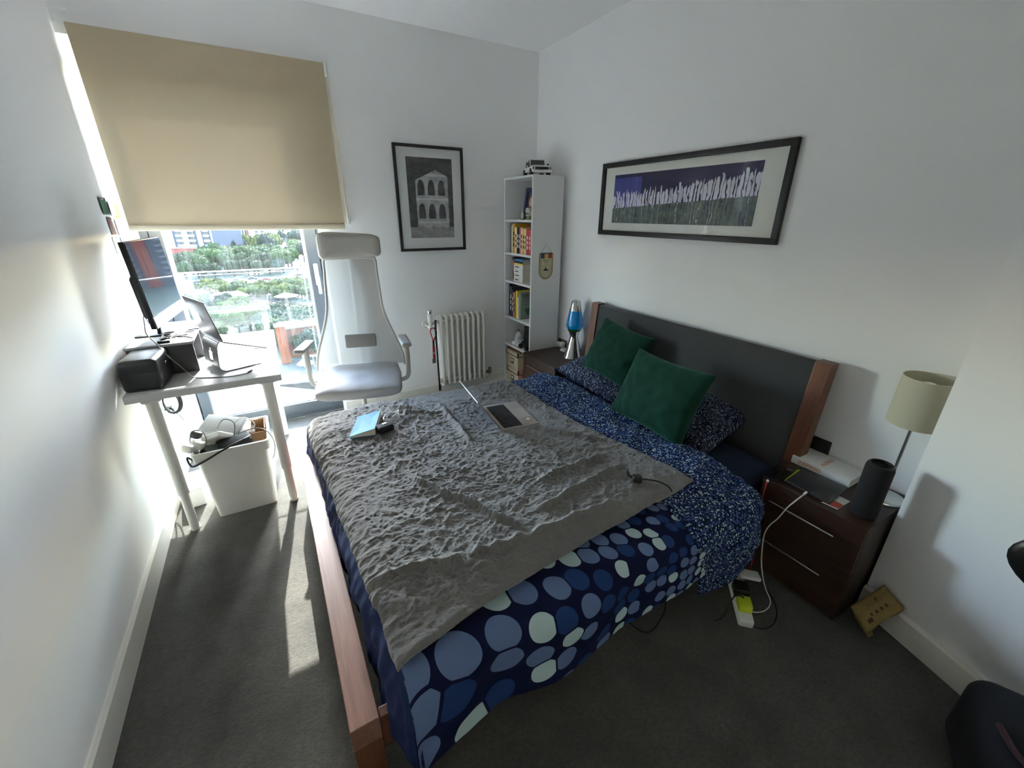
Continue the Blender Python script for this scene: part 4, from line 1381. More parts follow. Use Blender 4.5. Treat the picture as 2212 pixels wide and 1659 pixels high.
lv = B().cyl((1.600, 3.285, 0.215), (1.640, 3.285, 0.215), 0.012, n=16).cyl((1.640, 3.285, 0.195), (1.640, 3.285, 0.252), 0.015, n=16, bev=0.003).done('lockshield_valve', M_STEEL, rad)
B().tube([(1.640, 3.285, 0.198), (1.640, 3.285, 0.175), (1.642, 3.30, 0.160), (1.642, 3.374, 0.158)], 0.009, 12, smooth=4).done('outlet_pipe', M_WMET, rad)
tag(B().tube([(1.140, 3.262, 0.742), (1.130, 3.244, 0.758), (1.121, 3.232, 0.735), (1.122, 3.232, 0.50), (1.126, 3.233, 0.155)], 0.0075, 8, smooth=4).box((1.127, 3.233, 0.165), (0.022, 0.010, 0.05), bev=0.003).done('strap', M_BLACKM), 'long black strap hung over the left end of the radiator', 'strap')
M_RED = mat('red ribbon', (176, 36, 48), 0.6)
ly = thing('lanyard', 'red lanyard with a grey buckle hanging from the radiator valve', 'lanyard', (1.10, 3.24, 0.45))
rb = B()
rb.tube([(1.112, 3.250, 0.700), (1.080, 3.247, 0.690), (1.085, 3.246, 0.645), (1.100, 3.245, 0.590)], 0.0055, 6, smooth=4)
rb.tube([(1.112, 3.250, 0.700), (1.132, 3.247, 0.660), (1.118, 3.246, 0.620), (1.102, 3.245, 0.590)], 0.0055, 6, smooth=4)
rb.done('ribbon_loop', M_RED, ly)
B().prism([(-0.008, 0.0), (0.014, 0.0), (0.012, -0.11), (-0.010, -0.11)], (1.098, 3.246, 0.545), (1, 0, 0), (0, 0, 1), (0, 0.0025, 0)).done('ribbon', M_RED, ly)
B().prism([(-0.007, 0.0), (0.009, 0.0), (0.009, -0.05), (-0.007, -0.05)], (1.100, 3.247, 0.595), (1, 0, 0), (0, 0, 1), (0, 0.006, 0), bev=0.001).done('clip', M_BLACK, ly)
B().lathe([(0.0045, 0), (0.0075, 0), (0.0075, 0.0012), (0.0045, 0.0012), (0.0045, 0)], (1.100, 3.2455, 0.485), 20, Euler((PI / 2, 0, 0)).to_matrix()).done('white_ring', M_WPLAS, ly)
B().span((1.080, 3.240, 0.395), (1.112, 3.252, 0.435), bev=0.004).done('buckle', M_STEEL, ly)

# ================================================================== BOOKCASE
KX0, KX1, KY0, KY1, KZ = 1.837, 2.120, 2.909, 3.362, 1.846
M_KASE = mat('white bookcase board', (222, 222, 221), 0.45, var=0.01)
bc = thing('bookcase', 'tall narrow white bookcase in the corner of the room', 'bookcase', (1.98, 3.13, 0))
TH = 0.016
B().span((KX0, KY0, 0), (KX1, KY0 + TH, KZ), bev=0.001).done('side_panel', M_KASE, bc)
B().span((KX0, KY1 - TH, 0), (KX1, KY1, KZ), bev=0.001).done('side_panel', M_KASE, bc)
B().span((KX1 - 0.006, KY0 + TH, 0.03), (KX1 - 0.001, KY1 - TH, KZ - TH)).done('back_panel', M_KASE, bc)
SH = [1.531, 1.266, 1.030, 0.712, 0.452, 0.060]
B().span((KX0 + 0.001, KY0 + TH, KZ - TH), (KX1, KY1 - TH, KZ), bev=0.001).done('top_board', M_KASE, bc)
for z in SH:
    B().span((KX0 + 0.001, KY0 + TH, z - 0.018), (KX1 - 0.006, KY1 - TH, z), bev=0.001).done('shelf', M_KASE, bc)
B().span((KX0 + 0.02, KY0 + TH, 0.0), (KX0 + 0.034, KY1 - TH, 0.042)).done('plinth', M_KASE, bc)

M_PAGES = mat('book pages', (224, 216, 196), 0.85, nscale=60)
_bm = {}
def cover(c):
    if c not in _bm:
        _bm[c] = mat('cover %d %d %d' % c, c, 0.5, var=0.05)
    return _bm[c]
M_INKW = mat('white print', (226, 224, 216), 0.6)
M_INKD = mat('dark print', (34, 34, 36), 0.6)
def book(label, c, x0, y, z, th, H, D, group, ink=None, rows=0, lean_=0.0):
    """upright book with its spine towards -x; y is its near side"""
    bk = thing('book', label, 'book', (x0, y, z), group)
    m = cover(c)
    b = B()
    b.span((x0, y, z), (x0 + 0.003, y + th, z + H), bev=0.001)
    b.span((x0 + 0.003, y, z), (x0 + D, y + 0.002, z + H))
    b.span((x0 + 0.003, y + th - 0.002, z), (x0 + D, y + th, z + H))
    b.done('cover', m, bk)
    B().span((x0 + 0.003, y + 0.002, z + 0.003), (x0 + D - 0.004, y + th - 0.002, z + H - 0.003)).done('pages', M_PAGES, bk)
    if ink is not None:
        bb = B()
        for r in range(rows):
            zz_ = z + H * (0.22 + 0.58 * r / max(1, rows))
            bb.span((x0 - 0.0006, y + th * 0.28, zz_), (x0 + 0.0005, y + th * 0.72, zz_ + H * 0.40 / max(1, rows)))
        bb.done('spine_lettering', ink, bk)
    return bk
g2_ = 'books on the second shelf of the bookcase'
row = [  # far to near: thickness, height, colour, ink, label
    (0.010, 0.232, (28, 28, 30), None, 'thin black book at the far end of the upper book row'),
    (0.018, 0.226, (226, 224, 218), None, 'white book between the thin black one and the gold one'),
    (0.040, 0.232, (206, 160, 52), M_INKD, 'tall thick gold-yellow book in the upper book row'),
    (0.030, 0.205, (232, 222, 190), M_INKD, 'cream book beside the tall gold one'),
    (0.034, 0.205, (26, 24, 26), M_INKW, 'black book with white lettering down its spine'),
    (0.024, 0.205, (196, 52, 48), M_INKW, 'red book right of the black lettered one'),
    (0.030, 0.205, (226, 206, 190), M_INKD, 'pale pink and white book in the upper row'),
    (0.030, 0.200, (232, 204, 92), M_INKD, 'yellow book with dark lettering in the upper row'),
    (0.026, 0.196, (226, 214, 178), M_INKD, 'narrow cream book between the yellow and the red ones'),
    (0.040, 0.196, (196, 58, 66), M_INKW, 'wide red book near the right of the upper row'),
    (0.030, 0.192, (204, 84, 88), M_INKW, 'coral red book with white lettering in the upper row'),
    (0.022, 0.196, (70, 40, 48), None, 'dark maroon book, last of the upper row'),
]
y = 3.285
for th_, H, c, ink, lab in row:
    y -= th_ + 0.001
    book(lab, c, KX0 + 0.022, y, SH[1], th_, H, 0.15, g2_, ink, 3 if ink else 0)
# third shelf: a flat stack of white paperbacks and a leaning dark book
g3 = 'paperbacks stacked flat on the third shelf'
z = SH[2]
stack = [(0.036, (228, 226, 220), 'white paperback at the bottom of the flat stack'), (0.034, (226, 224, 219), 'white paperback second from the bottom of the flat stack'), (0.034, (230, 228, 222), 'white paperback with dark lettering in the middle of the stack'), (0.036, (224, 222, 216), 'white paperback with a bold title near the top of the stack'), (0.014, (228, 190, 84), 'thin yellow booklet on the white paperbacks'), (0.016, (54, 60, 74), 'thin dark book on top of the yellow booklet'), (0.014, (78, 140, 188), 'thin blue and white booklet topmost on the stack')]
for k, (h, c, lab) in enumerate(stack):
    t = thing('book', lab, 'book', (KX0 + 0.05, 3.14, z), g3)
    sh = 0.004 * math.sin(k * 2.3)
    m = cover(c)
    B().span((KX0 + 0.028 + sh, 3.09 + sh, z), (KX0 + 0.195 + sh, 3.235 + sh, z + 0.0018)).span((KX0 + 0.028 + sh, 3.09 + sh, z + h - 0.0018), (KX0 + 0.195 + sh, 3.235 + sh, z + h)).span((KX0 + 0.027 + sh, 3.09 + sh, z), (KX0 + 0.030 + sh, 3.235 + sh, z + h)).done('cover', m, t)
    B().span((KX0 + 0.030 + sh, 3.092 + sh, z + 0.0018), (KX0 + 0.193 + sh, 3.233 + sh, z + h - 0.0018)).done('pages', M_PAGES, t)
    if h > 0.03:
        B().span((KX0 + 0.0262 + sh, 3.155 + sh, z + h * 0.4), (KX0 + 0.0275 + sh, 3.215 + sh, z + h * 0.62)).done('spine_lettering', M_INKD, t)
    z += h + 0.0005
lb = thing('book', 'dark patterned paperback leaning beside the white stack', 'book', (KX0 + 0.05, 3.27, SH[2]), 'books on the third shelf')
R_ = Euler((-0.14, 0, 0)).to_matrix()
B().box((KX0 + 0.110, 3.268, SH[2] + 0.102), (0.14, 0.026, 0.195), rot=R_, bev=0.001).done('cover', cover((58, 46, 48)), lb)
B().box((KX0 + 0.039, 3.268, SH[2] + 0.13), (0.0015, 0.018, 0.09), rot=R_).done('spine_picture', cover((196, 120, 100)), lb)
# fourth shelf
g4 = 'books on the fourth shelf of the bookcase'
row = [
    (0.016, 0.285, (30, 34, 44), None, 'tall black book at the far end of the lower book row'),
    (0.034, 0.262, (44, 54, 78), M_INKW, 'navy and white book, second in the lower row'),
    (0.026, 0.240, (52, 48, 60), M_INKW, 'dark slate book beside the navy one'),
    (0.026, 0.222, (228, 148, 120), M_INKD, 'salmon pink book with dark lettering in the lower row'),
    (0.014, 0.230, (40, 38, 40), None, 'narrow black book between the pink and yellow ones'),
    (0.028, 0.240, (230, 208, 72), None, 'bright yellow book in the lower row'),
    (0.020, 0.190, (236, 230, 210), None, 'thin cream book right of the yellow one'),
]
y = 3.315
for th_, H, c, ink, lab in row:
    y -= th_ + 0.001
    book(lab, c, KX0 + 0.022, y, SH[3], th_, H, 0.17, g4, ink, 3 if ink else 0)
dk = book('grey-green book with DEEP on its cover facing out beside the lower row', (142, 150, 138), KX0 + 0.024, y - 0.032, SH[3], 0.030, 0.232, 0.19, g4)
dk['label'] = 'grey-green book with the word DEEP on its visible cover'
text('cover_lettering', 'DEEP', M_INKD, dk, 0.052, (KX0 + 0.040, y - 0.0326, SH[3] + 0.185), (1, 0, 0), (0, 0, 1), 0.0003)
for r in range(3):
    B().span((KX0 + 0.042, y - 0.0328, SH[3] + 0.165 - r * 0.018), (KX0 + 0.15 - r * 0.02, y - 0.0318, SH[3] + 0.168 - r * 0.018)).done('cover_line', cover((96, 104, 96)), dk)
gp = []
for i in range(22):
    a = 2 * PI * i / 22
    gp.append((0.105 + 0.055 * math.cos(a) * (1 + 0.2 * math.sin(3 * a)), 0.062 + 0.045 * math.sin(a) * (1 + 0.25 * math.cos(2 * a))))
B().prism(gp, (KX0 + 0.024, y - 0.0322, SH[3]), (1, 0, 0), (0, 0, 1), (0, -0.0008, 0)).done('cover_picture', cover((58, 118, 84)), dk)
# top compartment
M_NAVYF = mat('navy picture frame', (30, 46, 82), 0.5)
bf = thing('photo_frame', 'navy blue photo frame with a small portrait leaning in the top compartment', 'photo frame', (1.98, 2.99, SH[0]))
R_ = Euler((0, 0.14, 0)).to_matrix()
fo3 = V((1.945, 3.112, SH[0]))
def fx(y_, z_, d_=0):
    return fo3 + R_ @ V((d_, y_, z_))
for (ya, za, yb, zb_) in ((-0.075, 0, 0.115, 0.034), (-0.075, 0.206, 0.115, 0.240), (-0.075, 0.034, -0.041, 0.206), (0.081, 0.034, 0.115, 0.206)):
    B().box(fx((ya + yb) / 2, (za + zb_) / 2 + 0.002), (0.016, yb - ya, zb_ - za), rot=R_, bev=0.002).done('frame_bar', M_NAVYF, bf)
B().box(fx(0.02, 0.12, 0.004), (0.003, 0.126, 0.176), rot=R_).done('portrait', cover((70, 62, 66)), bf)
B().lathe([(0, 0), (0.030, 0), (0.030, 0.002), (0, 0.002)], fx(0.02, 0.135, -0.001), 24, R_ @ Euler((0, -PI / 2, 0)).to_matrix() @ Matrix.Diagonal((1.25, 1, 1))).done('portrait_face', cover((214, 168, 138)), bf)
B().box(fx(0.02, 0.175, 0.0015), (0.002, 0.075, 0.030), rot=R_, bev=0.0005).done('portrait_hair', cover((74, 66, 70)), bf)
hs = thing('house_ornament', 'tiny white house ornament in front of the navy photo frame', 'ornament', (1.86, 3.02, SH[0]))
B().span((1.862, 3.0, SH[0]), (1.885, 3.045, SH[0] + 0.030), bev=0.001).done('ground_floor', cover((150, 160, 118)), hs)
B().span((1.860, 2.997, SH[0] + 0.030), (1.888, 3.048, SH[0] + 0.062), bev=0.001).done('upper_floor', cover((228, 224, 210)), hs)
B().prism([(-0.030, 0), (0.030, 0), (0.016, 0.026), (-0.016, 0.026)], (1.858, 3.0225, SH[0] + 0.062), (0, 1, 0), (0, 0, 1), (0.032, 0, 0)).done('roof', cover((214, 210, 200)), hs)
for q in range(3):
    B().span((1.8585, 3.003 + q * 0.015, SH[0] + 0.038), (1.8605, 3.011 + q * 0.015, SH[0] + 0.052)).done('window', M_INKD, hs)
vb = thing('figurine', 'tiny pale figurine left of the navy photo frame', 'figurine', (1.86, 3.10, SH[0]))
B().lathe([(0, 0), (0.014, 0), (0.014, 0.004), (0.008, 0.006), (0, 0.006)], (1.865, 3.105, SH[0]), 20).done('foot', M_BLACK, vb)
B().lathe([(0, 0.006), (0.008, 0.006), (0.012, 0.02), (0.012, 0.04), (0.007, 0.055), (0.003, 0.06), (0, 0.075)], (1.865, 3.105, SH[0]), 20).done('figure_body', cover((206, 206, 186)), vb)
# fifth shelf
pg = thing('plush_toy', 'small grey and white soft toy on the fifth bookcase shelf', 'toy', (1.90, 3.11, SH[4]))
M_PLG = mat('grey plush', (176, 176, 178), 0.95, bump=0.5, bscale=150)
B().ball((1.91, 3.185, SH[4] + 0.055), (0.055, 0.060, 0.055), 20).done('body', M_PLG, pg)
B().ball((1.885, 3.155, SH[4] + 0.105), (0.038, 0.040, 0.036), 20).done('head', M_PLG, pg)
for dy in (-0.026, 0.026):
    B().ball((1.885, 3.155 + dy, SH[4] + 0.138), (0.014, 0.014, 0.018), 12).done('ear', cover((120, 120, 124)), pg)
    B().ball((1.862, 3.200 + dy * 1.4 - 0.02, SH[4] + 0.022), (0.030, 0.018, 0.020), 12).done('paw', cover((232, 232, 232)), pg)
bs = thing('bookshelf_speaker', 'upright black speaker beside the soft toy on the fifth shelf', 'speaker', (1.95, 3.07, SH[4]))
B().span((1.90, 3.030, SH[4]), (2.00, 3.110, SH[4] + 0.20), bev=0.006, seg=3).done('cabinet', M_BLACK, bs)
for z_, r_ in ((0.06, 0.030), (0.145, 0.018)):
    B().lathe([(0, 0.002), (r_ * 0.4, 0.004), (r_ * 0.9, 0.001), (r_, 0.003), (r_ * 1.08, 0.0)], (1.90, 3.070, SH[4] + z_), 28, Euler((0, -PI / 2, 0)).to_matrix()).done('driver', M_BLACKM, bs)
hp_ = thing('headphones', 'black headphones lying at the front of the fifth shelf', 'headphones', (1.87, 3.05, SH[4]))
B().tube([(1.865 + 0.006 * math.sin(a * 2), 3.055 + 0.05 * math.cos(a), SH[4] + 0.020 + 0.055 * math.sin(a)) for a in np.linspace(0.1, PI - 0.1, 12)], 0.005, 8, smooth=2).done('headband', M_BLACK, hp_)
for dy in (-0.05, 0.05):
    B().cyl((1.852, 3.055 + dy, SH[4] + 0.022), (1.876, 3.055 + dy, SH[4] + 0.022), 0.022, n=20, bev=0.005).done('ear_cup', M_BLACKM, hp_)
# bottom compartment: two lidded boxes
M_BOX = mat('cream storage box', (206, 194, 164), 0.75, var=0.03)
M_BROWN = mat('brown leatherette trim', (92, 64, 46), 0.5)
for k, (zb_, lab) in enumerate(((SH[5], 'cream storage box with a brown label holder, lower of two in the bookcase'), (SH[5] + 0.168, 'cream storage box with a brown label holder, upper of two in the bookcase'))):
    bx = thing('storage_box', lab, 'storage box', (1.94, 3.22, zb_), 'cream storage boxes in the bookcase')
    dy = 0.006 if k else -0.004
    ya, yb = 3.125 + dy, 3.325 + dy
    B().span((1.850, ya, zb_), (2.06, yb, zb_ + 0.122), bev=0.002).done('box_body', M_BOX, bx)
    B().span((1.847, ya - 0.003, zb_ + 0.122), (2.063, yb + 0.003, zb_ + 0.166), bev=0.002).done('lid', M_BOX, bx)
    B().span((1.8455, ya - 0.004, zb_ + 0.1225), (2.064, yb + 0.004, zb_ + 0.130)).done('lid_trim', M_BROWN, bx)
    for yy in (ya - 0.0035, yb - 0.0085):
        B().span((1.8462, yy, zb_ + 0.130), (1.860, yy + 0.012, zb_ + 0.166), bev=0.001).done('corner_guard', M_BROWN, bx)
    ym = (ya + yb) / 2
    h = B().span((1.8475, ym - 0.028, zb_ + 0.045), (1.8505, ym + 0.028, zb_ + 0.095), bev=0.001).done('label_holder', M_BROWN, bx)
    B().span((1.8462, ym - 0.018, zb_ + 0.066), (1.8478, ym + 0.018, zb_ + 0.088)).done('label_card', M_PAPER, h)
tag(B().box((1.95, 3.22, SH[5] + 0.348), (0.20, 0.23, 0.018), rot=(0, 0, 0.05), bev=0.003).done('folder', cover((120, 82, 62))), 'flat brown folder lying on the upper storage box', 'folder')
rd = thing('red_pouch', 'crumpled red and white bag right of the storage boxes', 'bag', (1.88, 3.02, SH[5]))
o = cushion('bag_body', 0.12, 0.20, 0.07, mat('red bag fabric', (170, 48, 40), 0.6), (1.90, 3.055, SH[5] + 0.10), (0.2, 1, 0), (0, 0, 1), 5, wr=0.012, nn=40)
o.parent = rd
o.matrix_parent_inverse = inv(rd)
B().span((1.853, 3.005, SH[5] + 0.07), (1.857, 3.05, SH[5] + 0.12)).done('white_patch', M_PAPER, rd)

# ------------------------------------------------------------------ model car on top
cr_ = thing('model_car', 'white model off-road car standing on top of the bookcase', 'model car', (1.975, 3.07, KZ))
M_CARW = mat('white car body', (228, 226, 222), 0.3, coat=0.3)
CMx = Matrix.Translation((1.975, 3.085, KZ)) @ Matrix.Rotation(math.radians(-14), 4, 'Z')   # front faces -y
q = B()
q.box((0, 0.0, 0.045), (0.150, 0.240, 0.034), bev=0.006, seg=3, M=CMx)
q.box((0, -0.075, 0.064), (0.128, 0.080, 0.014), bev=0.005, seg=3, M=CMx)
q.done('body', M_CARW, cr_)
q = B()
for a, b_ in (((-0.066, -0.036), (-0.061, 0.105)),):
    pass
q.box((0, 0.040, 0.116), (0.118, 0.130, 0.006), bev=0.002, M=CMx)
for sx in (-1, 1):
    for yy, tl_ in ((-0.034, 0.022), (0.040, 0.0), (0.104, -0.01)):
        q.tube([CMx @ V((sx * 0.064, yy - 0.006, 0.062)), CMx @ V((sx * 0.057, yy + tl_, 0.116))], 0.0038, 6)
q.tube([CMx @ V((-0.064, -0.040, 0.063)), CMx @ V((0.064, -0.040, 0.063))], 0.0035, 6)
q.done('cabin_frame', M_CARW, cr_)
q = B()
q.prism([(-0.058, 0), (0.058, 0), (0.053, 0.052), (-0.053, 0.052)], CMx @ V((0, -0.036, 0.064)), CMx.to_3x3() @ V((1, 0, 0)), CMx.to_3x3() @ V((0, 0.42, 1)), CMx.to_3x3() @ V((0, 0.002, 0)))
q.done('windscreen', mat('tinted car glass', (70, 74, 72), 0.1), cr_)
B().box((0, 0.045, 0.085), (0.112, 0.120, 0.046), bev=0.003, M=CMx).done('side_glazing', mat('dark car glass', (34, 36, 38), 0.15), cr_)
B().box((0, -0.126, 0.050), (0.144, 0.010, 0.016), bev=0.003, M=CMx).done('grille', M_BLACK, cr_)
B().box((0, -0.130, 0.028), (0.156, 0.018, 0.016), bev=0.004, M=CMx).done('bumper', M_CARW, cr_)
for sx in (-1, 1):
    B().ball(CMx @ V((sx * 0.058, -0.128, 0.050)), (0.009, 0.007, 0.009), 12).done('headlight', M_CHROME, cr_)
    B().box((sx * 0.082, -0.030, 0.082), (0.018, 0.006, 0.014), bev=0.003, M=CMx).done('wing_mirror', M_BLACK, cr_)
    for yy in (-0.080, 0.080):
        w_ = B().cyl(CMx @ V((sx * 0.056, yy, 0.026)), CMx @ V((sx * 0.080, yy, 0.026)), 0.026, n=24, bev=0.004).done('wheel', M_BLACK, cr_)
        B().cyl(CMx @ V((sx * 0.079, yy, 0.026)), CMx @ V((sx * 0.0815, yy, 0.026)), 0.013, n=20).done('hub', M_STEEL, w_)

# ------------------------------------------------------------------ pennant on the bookcase side
pn_ = thing('pennant', 'cream shield pennant with a blue yellow red band hung on the bookcase side', 'pennant', (1.974, 2.905, 1.18))
Y0 = KY0 - 0.004
def shield(w, h, rr=0.045, n=8):
    pts = [(-w / 2, 0), (w / 2, 0), (w / 2, -h + w * 0.5)]
    for i in range(1, 2 * n):
        a = PI * i / (2 * n)
        pts.append((w / 2 * math.cos(a), -h + w * 0.5 - w * 0.5 * math.sin(a)))
    pts.append((-w / 2, -h + w * 0.5))
    return pts
M_PENN = mat('cream pennant cloth', (204, 196, 160), 0.8, nscale=30)
M_FRNG = mat('gold pennant fringe', (168, 154, 108), 0.85, nscale=120, var=0.2)
B().prism(shield(0.138, 0.206), (1.974, Y0 + 0.003, 1.283), (1, 0, 0), (0, 0, 1), (0, -0.002, 0)).done('fringe', M_FRNG, pn_)
B().prism(shield(0.104, 0.186), (1.974, Y0 + 0.001, 1.280), (1, 0, 0), (0, 0, 1), (0, -0.0012, 0)).done('cloth', M_PENN, pn_)
for k, c in enumerate(((40, 62, 108), (206, 174, 66), (172, 58, 52))):
    x0 = 1.974 - 0.052 + k * 0.104 / 3
    B().span((x0, Y0 - 0.0014, 1.244), (x0 + 0.104 / 3, Y0 - 0.0002, 1.280)).done('flag_stripe', cover(c), pn_)
B().cyl((1.974 - 0.056, Y0 - 0.001, 1.283), (1.974 + 0.056, Y0 - 0.001, 1.283), 0.004, n=10).done('rod', cover((70, 84, 110)), pn_)
def ring(r, w_, o, name, m, sz=1.0):
    nn_ = 30
    b = B()
    t = bmesh.new()
    a_, b2 = [], []
    for i in range(nn_):
        g = 2 * PI * i / nn_
        a_.append(t.verts.new((o[0] + r * math.cos(g), o[1], o[2] + r * sz * math.sin(g))))
        b2.append(t.verts.new((o[0] + (r - w_) * math.cos(g), o[1], o[2] + (r * sz - w_) * math.sin(g))))
    for i in range(nn_):
        t.faces.new((a_[i], a_[(i + 1) % nn_], b2[(i + 1) % nn_], b2[i]))
    b.add(t)
    return b.done(name, m, pn_)
ol = [(1.974 + a, b_) for a, b_ in shield(0.092, 0.128)]
B().tube([(x_, Y0 - 0.0006, 1.236 + z_) for x_, z_ in ol], 0.0009, 5, closed=True).done('outline', M_INKD, pn_)
ring(0.036, 0.0022, (1.974, Y0 - 0.0008, 1.160), 'emblem_ring', M_INKD)
em = B()
for dx, w_, h_ in ((-0.016, 0.012, 0.012), (-0.006, 0.010, 0.020), (0.004, 0.010, 0.016), (0.014, 0.014, 0.012)):
    em.span((1.974 + dx - w_ / 2, Y0 - 0.0012, 1.146), (1.974 + dx + w_ / 2, Y0 - 0.0002, 1.146 + h_))
em.prism([(-0.006, 0), (0.006, 0), (0, 0.022)], (1.970, Y0 - 0.0002, 1.164), (1, 0, 0), (0, 0, 1), (0, -0.001, 0))
em.done('emblem', M_INKD, pn_)
for k in range(3):
    hw_ = 0.034 - k * 0.006
    B().span((1.974 - hw_, Y0 - 0.0010, 1.226 - k * 0.009), (1.974 + hw_, Y0 - 0.0003, 1.229 - k * 0.009)).done('lettering_line', cover((110, 104, 88)), pn_)
B().tube([(1.974 - 0.054, Y0 - 0.001, 1.284), (1.974, KY0 - 0.006, 1.352), (1.974 + 0.054, Y0 - 0.001, 1.284)], 0.0013, 6).done('string', M_GREY, pn_)
B().box((1.974, KY0 - 0.004, 1.353), (0.022, 0.008, 0.018), bev=0.003).done('hook', M_WPLAS, pn_)
# ================================================================== BEDSIDE CABINETS
def nightstand(label, y0, y1, loc, near):
    ns = thing('bedside_cabinet', label, 'bedside cabinet', loc)
    X0, X1, ZT = 1.775, 2.158, 0.485
    B().span((X0 - 0.006, y0, ZT - 0.022), (X1, y1, ZT), bev=0.0015).done('top_board', M_DKWOOD_Y, ns, smooth=20)
    for ya, yb in ((y0 + 0.001, y0 + 0.019), (y1 - 0.019, y1 - 0.001)):
        B().span((X0 + 0.018, ya, 0.0), (X1 - 0.004, yb, ZT - 0.022), bev=0.001).done('side_panel', M_DKWOOD_Z, ns, smooth=20)
    B().span((X1 - 0.012, y0 + 0.019, 0.03), (X1 - 0.006, y1 - 0.019, ZT - 0.022)).done('back_panel', M_DKWOOD_Y, ns)
    B().span((X0 + 0.03, y0 + 0.019, 0.0), (X0 + 0.042, y1 - 0.019, 0.035)).done('plinth', M_DKWOOD_Y, ns)
    for za, zb_, hz in ((0.255, 0.4615, 0.402), (0.036, 0.2515, 0.201)):
        dr = B().span((X0 - 0.002, y0 + 0.002, za), (X0 + 0.016, y1 - 0.002, zb_), bev=0.0015).done('drawer_front', M_DKWOOD_Y, ns, smooth=20)
        ym = (y0 + y1) / 2 + 0.012
        hd = B().cyl((X0 - 0.030, ym - 0.128, hz), (X0 - 0.030, ym + 0.128, hz), 0.0042, n=14)
        for k in (-0.085, 0.085):
            hd.cyl((X0 - 0.030, ym + k, hz), (X0 - 0.001, ym + k, hz), 0.0032, n=10)
        hd.done('handle', M_CHROME, dr)
    return ns
ZN = 0.485
nightstand('dark walnut bedside cabinet at the right of the bed, crowded with devices', 0.417, 0.815, (1.96, 0.616, 0), True)
nightstand('dark walnut bedside cabinet between the bookcase and the bed, under the lava lamp', 2.44, 2.905, (1.96, 2.67, 0), False)

# ------------------------------------------------------------------ lava lamp
lv_ = thing('lava_lamp', 'chrome lava lamp with bright blue liquid on the far bedside cabinet', 'lava lamp', (2.062, 2.60, ZN))
LC = (2.062, 2.60, ZN)
B().lathe([(0, 0), (0.078, 0), (0.082, 0.004), (0.080, 0.010), (0.072, 0.030), (0.055, 0.085), (0.040, 0.140), (0.033, 0.168), (0.034, 0.185), (0.044, 0.215), (0.052, 0.236), (0.048, 0.236), (0.036, 0.205), (0, 0.200)], LC, 48).done('base', M_CHROME, lv_)
def liquid(name, c, em=0.0):
    t = NT(name)
    t.setp(Base_Color=lin(c), Roughness=0.08)
    t.p.inputs['Coat Weight'].default_value = 0.8
    t.p.inputs['Subsurface Weight'].default_value = 0.0
    tl = t.new('ShaderNodeBsdfTranslucent')
    tl.inputs[0].default_value = (*lin(c), 1)
    mx = t.new('ShaderNodeMixShader')
    mx.inputs[0].default_value = 0.5
    t.link(t.p.outputs[0], mx.inputs[1])
    t.link(tl.outputs[0], mx.inputs[2])
    t.link(mx.outputs[0], t.o.inputs['Surface'])
    return t.m
B().lathe([(0, 0.222), (0.049, 0.222), (0.056, 0.240), (0, 0.240)], LC, 40).done('green_wax', liquid('green wax', (40, 120, 40)), lv_)
B().lathe([(0, 0.2405), (0.0565, 0.2405), (0.066, 0.262), (0.0655, 0.275), (0.058, 0.320), (0.046, 0.385), (0.041, 0.405), (0, 0.405)], LC, 48).done('blue_liquid', liquid('blue liquid', (0, 176, 236)), lv_)
B().lathe([(0.050, 0.215), (0.060, 0.240), (0.0705, 0.262), (0.070, 0.276), (0.062, 0.322), (0.049, 0.388), (0.0455, 0.402)], LC, 48).done('glass_bottle', M_CLEAR, lv_)
B().lathe([(0.047, 0.385), (0.0465, 0.389), (0.0345, 0.455), (0.030, 0.463), (0.020, 0.466), (0, 0.466)], LC, 40).done('cap', M_CHROME, lv_)
M_BSTEEL = mat('brushed steel plate', (124, 116, 112), 0.35, 0.9)
s1 = thing('wall_socket', 'brushed steel wall socket with a white plug behind the lava lamp', 'socket', (XR, 2.875, 0.51))
B().span((XR - 0.008, 2.812, 0.462), (XR, 2.935, 0.553), bev=0.002).done('face_plate', M_BSTEEL, s1)
B().box((XR - 0.028, 2.850, 0.512), (0.046, 0.048, 0.052), bev=0.016, seg=4).done('plug', M_WPLAS, s1)
B().box((XR - 0.028, 2.905, 0.500), (0.046, 0.044, 0.052), bev=0.016, seg=4).done('plug', M_WPLAS, s1)
ad2 = thing('usb_charger', 'small white charger lying beside the lava lamp base', 'charger', (2.09, 2.75, ZN))
B().box((2.095, 2.745, ZN + 0.012), (0.05, 0.085, 0.024), rot=(0, 0, 0.25), bev=0.009, seg=4).done('charger_case', M_WPLAS, ad2)
B().tube([(2.135, 2.84, 0.505), (2.118, 2.80, ZN + 0.012), (2.105, 2.785, ZN + 0.010)], 0.003, 8, smooth=5).done('cord', M_WPLAS, ad2)
tag(B().tube([(2.128, 2.50, 0.52), (2.13, 2.505, 0.545), (2.128, 2.515, 0.565)], 0.005, 8).ball((2.128, 2.515, 0.568), 0.008, 10).cyl((2.128, 2.50, ZN), (2.128, 2.50, 0.522), 0.006, n=10).done('perfume_vial', M_CHROME), 'tiny chrome vial between the lava lamp and the headboard', 'vial')
s2 = thing('wall_socket', 'black wall socket behind the white book by the headboard', 'socket', (XR, 0.80, 0.56))
B().span((XR - 0.009, 0.745, 0.512), (XR, 0.875, 0.585), bev=0.002).done('face_plate', M_BLACK, s2)
for yy in (0.775, 0.84):
    B().span((XR - 0.0105, yy - 0.018, 0.530), (XR - 0.008, yy + 0.018, 0.566)).done('outlet', M_BLACKM, s2)

